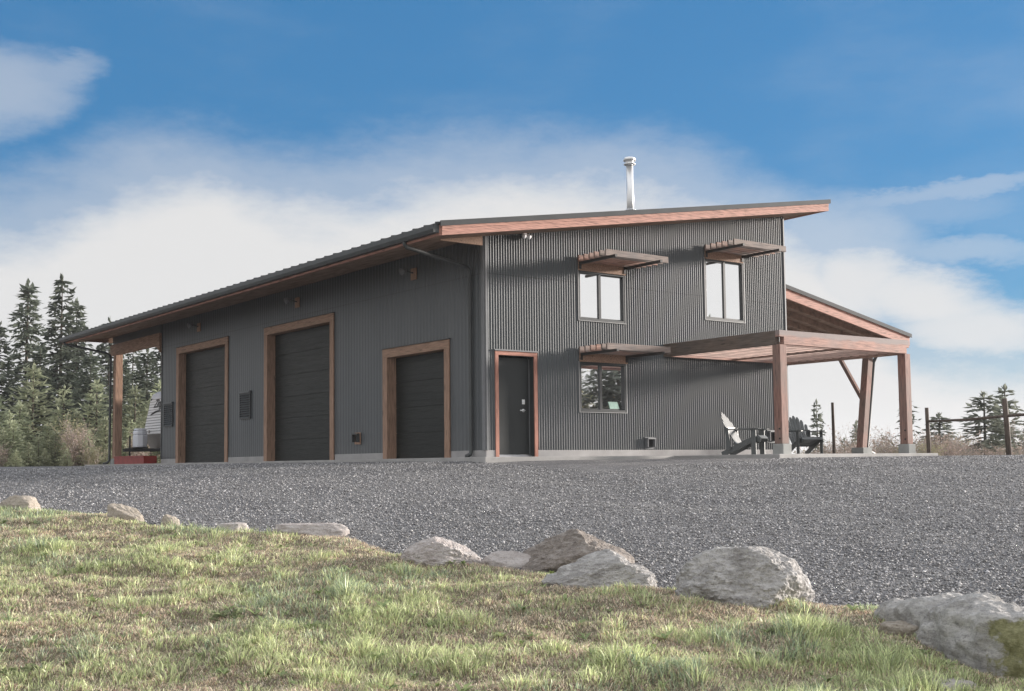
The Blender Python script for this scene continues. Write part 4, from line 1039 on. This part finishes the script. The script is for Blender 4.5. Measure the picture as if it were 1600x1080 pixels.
red = MB(); red.box(rdx, rdx + .03, 18.2, 21.05, 0.0, .25); red.box(rdx + .4, rdx + .43, 18.2, 21.05, 0.0, .25); red.box(rdx + .03, rdx + .4, 18.2, 18.23, 0, .25); red.box(rdx + .03, rdx + .4, 21.02, 21.05, 0, .25); red.box(rdx + .03, rdx + .4, 18.23, 21.02, .02, .05); red.box(rdx - .015, rdx - .0, 18.2, 21.05, .21, .262)
tag(red.build('metal_tray', 'red_steel'), 'long low red metal tray on the carport floor below the trailer tongue', 'tray')

# ------------------------------------------------------------------ fence on the right
def gp(px, d):   # ground point at a given depth under an image column
    s = (px - 800) / FPX * d; s = s / 1.0
    return W(d, s, float(gz(d, s)))
fd = 33.0
a = gp(1449, fd); b = gp(1574, fd - 2.2); c_ = gp(1690, fd - 4)
fn = empty('rail_fence', a, 'rough pole fence with one top rail at the right edge of the yard', 'fence')
k = 1 / FPX * fd
MB().tube([a - Vector((0, 0, .3)), a + Vector((-.02, 0, .75)), a + Vector((-.04, 0, 1.36))], [.06, .055, .05], 9).build('post', 'pole', fn, smooth=True)
MB().tube([b - Vector((0, 0, .3)), b + Vector((-.06, 0, .8)), b + Vector((-.13, 0, 1.52))], [.075, .07, .065], 9).build('post', 'pole', fn, smooth=True)
MB().tube([c_ - Vector((0, 0, .3)), c_ + Vector((0, 0, 1.4))], [.07, .06], 9).build('post', 'pole', fn, smooth=True)
MB().tube([a + Vector((-.03, 0, .98)), a.lerp(b, .5) + Vector((-.03, 0, 1.0)), b + Vector((-.08, -.06, 1.07)), c_ + Vector((0, 0, 1.15))], [.032, .035, .038, .038], 8).build('rail', 'pole', fn, smooth=True)
p = gp(1301, 35); tag(MB().tube([p - Vector((0, 0, .3)), p + Vector((0, 0, .9)), p + Vector((-.01, 0, 1.62))], [.05, .047, .04], 9).build('fence_post', 'pole', smooth=True), 'lone thin wooden pole standing behind the pergola between the chair and the leaning post', 'post')

# ------------------------------------------------------------------ trees
def conifer_mesh(seed, H, Rb, levels, droop, leaf, tw, bottom=.06, power=.85, gap=.0, up=0):
    rr = random.Random(seed); trunk = MB(); n = 9
    bend = [(rr.uniform(-.02, .02) * H * .3, rr.uniform(-.02, .02) * H * .3) for _ in range(2)]
    def axis(t): return Vector((bend[0][0] * t * t, bend[0][1] * t * t, H * t))
    trunk.tube([axis(i / n) - Vector((0, 0, .4 if i == 0 else 0)) for i in range(n + 1)], [H * .014 * (1 - .95 * i / n) + .012 for i in range(n + 1)], 7)
    V = []; Fc = []
    def card(p, d, l, w):
        # a twig spray: thin tapered pair of triangles with a random roll
        d = d.normalized(); sdv = d.cross(Vector((rr.gauss(0, .5), rr.gauss(0, .5), 1)))
        if sdv.length < 1e-3: return
        sdv.normalize(); o = len(V)
        V.extend([p - d * l * .1, p + d * l * .45 + sdv * w, p + d * l, p + d * l * .45 - sdv * w]); Fc.append((o, o + 1, o + 2, o + 3))
    for i in range(levels):
        t = bottom + (1 - bottom) * (i + rr.uniform(-.3, .3)) / levels
        if t >= .995: continue
        ln0 = Rb * (1 - t) ** power * (1 if t > .2 else .75 + t * 1.25)
        nb = rr.randint(5, 8) if t < .85 else rr.randint(3, 5)
        a0 = rr.random() * 6.28
        for b in range(nb):
            if rr.random() < gap: continue
            a = a0 + 6.283 * b / nb + rr.uniform(-.35, .35); ln = ln0 * rr.uniform(.55, 1.15) + .06 * Rb
            u = Vector((math.cos(a), math.sin(a), 0)); p0 = axis(t)
            steps = max(3, int(ln / (leaf * .42)))
            prev = p0
            for k in range(1, steps + 1):
                q = k / steps
                z = (up * q - droop * q * q * (1.1 - .4 * t) + .22 * droop * q ** 4) * ln
                p = p0 + u * (ln * q) + Vector((0, 0, z)) + Vector((rr.gauss(0, .03), rr.gauss(0, .03), rr.gauss(0, .03))) * ln * .5
                dr = (p - prev); prev = p
                for sg in (-1, 1):
                    if rr.random() < .10 + gap: continue
                    sd_ = Vector((-u.y, u.x, 0)) * sg
                    dd = (dr.normalized() * rr.uniform(.5, 1.0) + sd_ * rr.uniform(.4, 1.1) + Vector((0, 0, rr.uniform(-.45, .25) + up * .3)))
                    card(p, dd, leaf * rr.uniform(.6, 1.25) * (1.15 - .4 * q), tw * rr.uniform(.7, 1.3))
                if rr.random() < .5: card(p, dr + Vector((rr.gauss(0, .2), rr.gauss(0, .2), rr.gauss(0, .25))) * leaf, leaf * rr.uniform(.7, 1.2), tw)
            if ln > .8: trunk.tube([p0, p0 + u * ln * .5 + Vector((0, 0, (up * .5 - droop * .25) * ln))], [H * .003 + .006, .005], 4, False)
    for k in range(6): card(axis(.96 + .006 * k), Vector((rr.gauss(0, .25), rr.gauss(0, .25), 1)), leaf * .8, tw)
    return trunk, V, Fc
def shrub_mesh(seed, H, spread, stems, leaf, nleaf, twigs=3):
    rr = random.Random(seed); trunk = MB(); V = []; Fc = []
    tips = []
    def grow(p, d, l, r, lev):
        q = p; pts = [p]
        for i in range(3):
            d = (d + Vector((rr.gauss(0, .14), rr.gauss(0, .14), rr.gauss(.05, .1)))).normalized(); q = q + d * l / 3; pts.append(q); tips.append((q, d, lev))
        trunk.tube(pts, [r, r * .85, r * .7, r * .5], 4 if lev else 5, False)
        if lev < 2:
            for k in range(twigs):
                dd = (d + Vector((rr.gauss(0, .5), rr.gauss(0, .5), rr.uniform(-.1, .4)))).normalized(); grow(pts[rr.randint(1, 3)], dd, l * rr.uniform(.45, .75), r * .5, lev + 1)
    for s in range(stems):
        a = rr.random() * 6.28; e = rr.random() * spread
        grow(Vector((math.cos(a) * e * .3, math.sin(a) * e * .3, -.1)), Vector((math.cos(a) * e * .45, math.sin(a) * e * .45, 1)).normalized(), H * rr.uniform(.45, .72), H * .008 + .006, 0)
    for i in range(nleaf):
        p, d, lev = rr.choice(tips); p = p + Vector((rr.gauss(0, 1), rr.gauss(0, 1), rr.gauss(0, 1))) * H * .035
        u = Vector((rr.gauss(0, 1), rr.gauss(0, 1), rr.gauss(0, 1))).normalized(); v = u.cross(Vector((rr.gauss(0, 1), rr.gauss(0, 1), rr.gauss(0, 1)))).normalized(); o = len(V); l = leaf * rr.uniform(.5, 1.3)
        V.extend([p - u * l, p + v * l * .45, p + u * l, p - v * l * .45]); Fc.append((o, o + 1, o + 2, o + 3))
    return trunk, V, Fc
PROTO = {}
def proto(key, gen, leafmat_, bark='bark', name='conifer_tree'):
    t, V, Fc = gen
    tm = bpy.data.meshes.new('trunk'); tm.from_pydata(t.v, [], t.f); tm.materials.append(M[bark])
    cm = bpy.data.meshes.new('crown'); cm.from_pydata([tuple(v) for v in V], [], Fc); cm.materials.append(M[leafmat_])
    zmax = max(v[2] for v in V); PROTO[key] = (tm, cm, name, zmax)
proto('spruce1', conifer_mesh(1, 12, 2.7, 40, .42, .60, .125, .05, .8, .05), 'needles_dark')
proto('spruce2', conifer_mesh(2, 12, 2.3, 40, .40, .60, .125, .05, .75, .10), 'needles_dark')
proto('spruce3', conifer_mesh(3, 10, 2.6, 36, .30, .55, .12, .03, .8, .05), 'needles_dark')
proto('young1', conifer_mesh(11, 4, 1.55, 24, .10, .34, .050, .02, .95, .12, .30), 'needles_light')
proto('young2', conifer_mesh(12, 4, 1.35, 24, .12, .34, .048, .02, .95, .14, .34), 'needles_light')
proto('far1', conifer_mesh(21, 6, 1.6, 30, .30, .40, .085, .03, .8, .10), 'needles_far')
proto('far2', conifer_mesh(22, 6, 1.3, 28, .25, .38, .08, .03, .9, .16), 'needles_far')
proto('sparse', conifer_mesh(23, 6, 1.1, 18, .35, .38, .06, .05, .7, .35), 'needles_far')
proto('bush1', shrub_mesh(31, 3, 1.0, 9, .055, 3800), 'brush_leaf', 'greybark', 'shrub')
proto('bush2', shrub_mesh(32, 3, .9, 8, .05, 2600), 'brush_leaf', 'greybark', 'shrub')
proto('bare1', shrub_mesh(33, 3, .7, 7, .04, 1500, 4), 'twig_leaf', 'greybark', 'shrub')
proto('bare2', shrub_mesh(34, 3, .35, 4, .04, 500, 4), 'twig_leaf', 'greybark', 'sapling')
proto('bare3', shrub_mesh(35, 2, 1.1, 11, .04, 2400, 4), 'twig_leaf', 'greybark', 'shrub')
TREES = []
def plant(key, px, d, h, label, cat, group, rz=None, wide=1, name=None):
    tm, cm, nm, H = PROTO[key]; s_ = (px - 800) / FPX * d * 1.0
    p = W(d, s_, float(gz(d, s_)) - .05)
    # the image column leans a little with depth and roll; nudge so the trunk stands under px
    sc = h / H
    o = empty(name or nm, p, label, cat, group, random.random() * 6.28 if rz is None else rz, local=True)
    o.scale = (sc * wide, sc * wide, sc)
    for n_, m_ in (('trunk', tm), ('crown', cm)):
        c = bpy.data.objects.new(n_, m_); col.objects.link(c); c.parent = o
    return o
def hpx(px, ytop, d):   # height of a tree at depth d that tops out at image row ytop
    s_ = (px - 800) / FPX * d; hz = 725.7 - (px - 800) * .0109
    return (hz - ytop) / FPX * d + CZ - float(gz(d, s_)) + .05
GL = 'conifers left of the workshop'; GY = 'young firs and brush left of the workshop'; GR = 'conifers beyond the yard on the right'; GB = 'bare shrubs beyond the yard on the right'
def pl(key, px, ytop, d, label, cat, group, wide=1, name=None): return plant(key, px, d, hpx(px, ytop, d), label, cat, group, wide=wide, name=name)
pl('spruce2', 38, 432, 72, 'tall dark spruce with a thin leaning top, left of the tallest spruce', 'tree', GL, 1.05)
pl('spruce1', 92, 424, 70, 'tallest full dark spruce left of the roof end', 'tree', GL, 1.0)
pl('spruce2', 118, 462, 76, 'dark spruce tucked behind the right side of the tallest spruce', 'tree', GL, 1.0)
pl('spruce1', -6, 500, 68, 'dark spruce cut off by the left edge of the photo', 'tree', GL, 1.1)
pl('spruce3', 168, 492, 80, 'spruce top peeking just above the low end of the roof', 'tree', GL, .9)
pl('spruce3', 60, 540, 64, 'mid height dark spruce in front of the two tall spruces', 'tree', GL, 1.1)
pl('spruce3', 140, 545, 66, 'dark spruce behind the slanted downspout of the carport', 'tree', GL, 1.1)
for i, (px, yt, d) in enumerate(((205, 528, 72), (228, 540, 66), (250, 520, 78), (275, 545, 70), (190, 560, 62))):
    pl(('spruce1', 'spruce3', 'spruce2')[i % 3], px, yt, d, 'dark conifer seen through the carport between post and wall', 'tree', 'conifers seen through the carport', 1.15)
yl = [(-12, 610, 56), (14, 640, 54), (50, 565, 58), (30, 625, 56), (75, 660, 53), (98, 600, 57), (120, 640, 55), (150, 590, 58), (165, 650, 54), (138, 670, 52), (5, 668, 52), (60, 680, 51.5), (210, 600, 58), (235, 620, 56), (205, 655, 55), (250, 590, 60), (265, 640, 56), (100, 690, 51)]
for i, (px, yt, d) in enumerate(yl):
    pl(('young1', 'young2')[i % 2], px, yt, d, 'light green young fir in the thicket left of the workshop', 'tree', GY, 1.15, name='young_fir')
bl = [(20, 655, 52.5), (112, 640, 53.5), (86, 672, 51.5), (125, 655, 52), (45, 690, 50.5), (150, 690, 50.5), (105, 700, 50), (-5, 690, 50.5), (70, 700, 50), (135, 702, 50), (165, 700, 51), (220, 670, 53), (25, 702, 49.8)]
for i, (px, yt, d) in enumerate(bl):
    k = ('young1', 'bush2', 'young2', 'bare3')[i % 4]
    pl(k, px, yt, d, 'thin twiggy brown shrub at the foot of the young firs' if k.startswith('bare') else 'olive leafy shrub at the foot of the young firs' if k.startswith('bush') else 'lowest knee high young fir at the front of the thicket', 'tree' if k.startswith('young') else 'shrub', GY, 1.2, 'young_fir' if k.startswith('young') else None)
# right-hand side
pl('far2', 1276, 622, 62, 'slim spruce standing behind the adirondack chair', 'tree', GR, .8)
pl('far1', 1342, 662, 75, 'small pointed conifer between the lone pole and the leaning post', 'tree', GR, 1.0)
pl('far1', 1318, 682, 85, 'very small distant conifer right of the lone pole', 'tree', GR, 1.0)
pl('far1', 1338, 655, 90, 'dark distant conifer beside the leaning lean-to post', 'tree', GR, .8)
pl('sparse', 1416, 612, 58, 'ragged sparse conifer behind the right pergola post', 'tree', GR, 1.2)
pl('far1', 1467, 643, 70, 'round topped dark conifer behind the fence rail', 'tree', GR, 1.7)
pl('far1', 1537, 610, 60, 'broad full spruce behind the fence rail', 'tree', GR, 1.75)
pl('far2', 1572, 598, 62, 'taller thin spruce behind the leaning fence post', 'tree', GR, 1.45)
pl('far1', 1610, 650, 66, 'dark conifer cut off by the right edge of the photo', 'tree', GR, 1.1)
pl('far2', 1555, 640, 72, 'small conifer squeezed between the broad and the thin spruce', 'tree', GR, 1.0)
rb_ = random.Random(5)
for i in range(52):
    px = 1245 + 375 * i / 51 + rb_.uniform(-6, 6); d = rb_.uniform(46, 74)
    yt = rb_.uniform(683, 702) - (20 if 1360 < px < 1400 or 1440 < px < 1500 else 0)
    pl(('bare1', 'bare3', 'bush2', 'bare1', 'bare3')[i % 5], px, yt, d, 'pinkish bare shrub in the low brush beyond the yard', 'shrub', GB, 1.3)
for px, yt in ((1300, 668), (1313, 660), (1333, 650), (1378, 670), (1394, 660), (1510, 668), (1592, 628), (1380, 655), (1362, 668), (1486, 665)):
    pl('bare2', px, yt, rb_.uniform(42, 50), 'thin bare sapling rising above the low brush on the right', 'sapling', 'bare saplings on the right', .7)
# trees across the yard that the windows mirror
mr_ = random.Random(9)
for i in range(17):
    tt = 50 + mr_.uniform(0, 9); lat = -9 + 18 * i / 16
    x = 3.2 + .657 * tt + .754 * lat; y = -.754 * tt + .657 * lat
    o = plant(('spruce3', 'bush1', 'far1')[i % 3], 800, 30, mr_.uniform(7.0, 8.3), 'tree across the yard mirrored in the windows', 'tree', 'trees across the yard mirrored in the windows', wide=1.7); o.location = (x, y, -.3)
o = plant('spruce2', 800, 30, 9.3, 'tall tree across the yard mirrored at the foot of the upper right window', 'tree', 'trees across the yard mirrored in the windows'); o.location = (6.6 + .72 * 46, -.69 * 46, -.3)
haze()
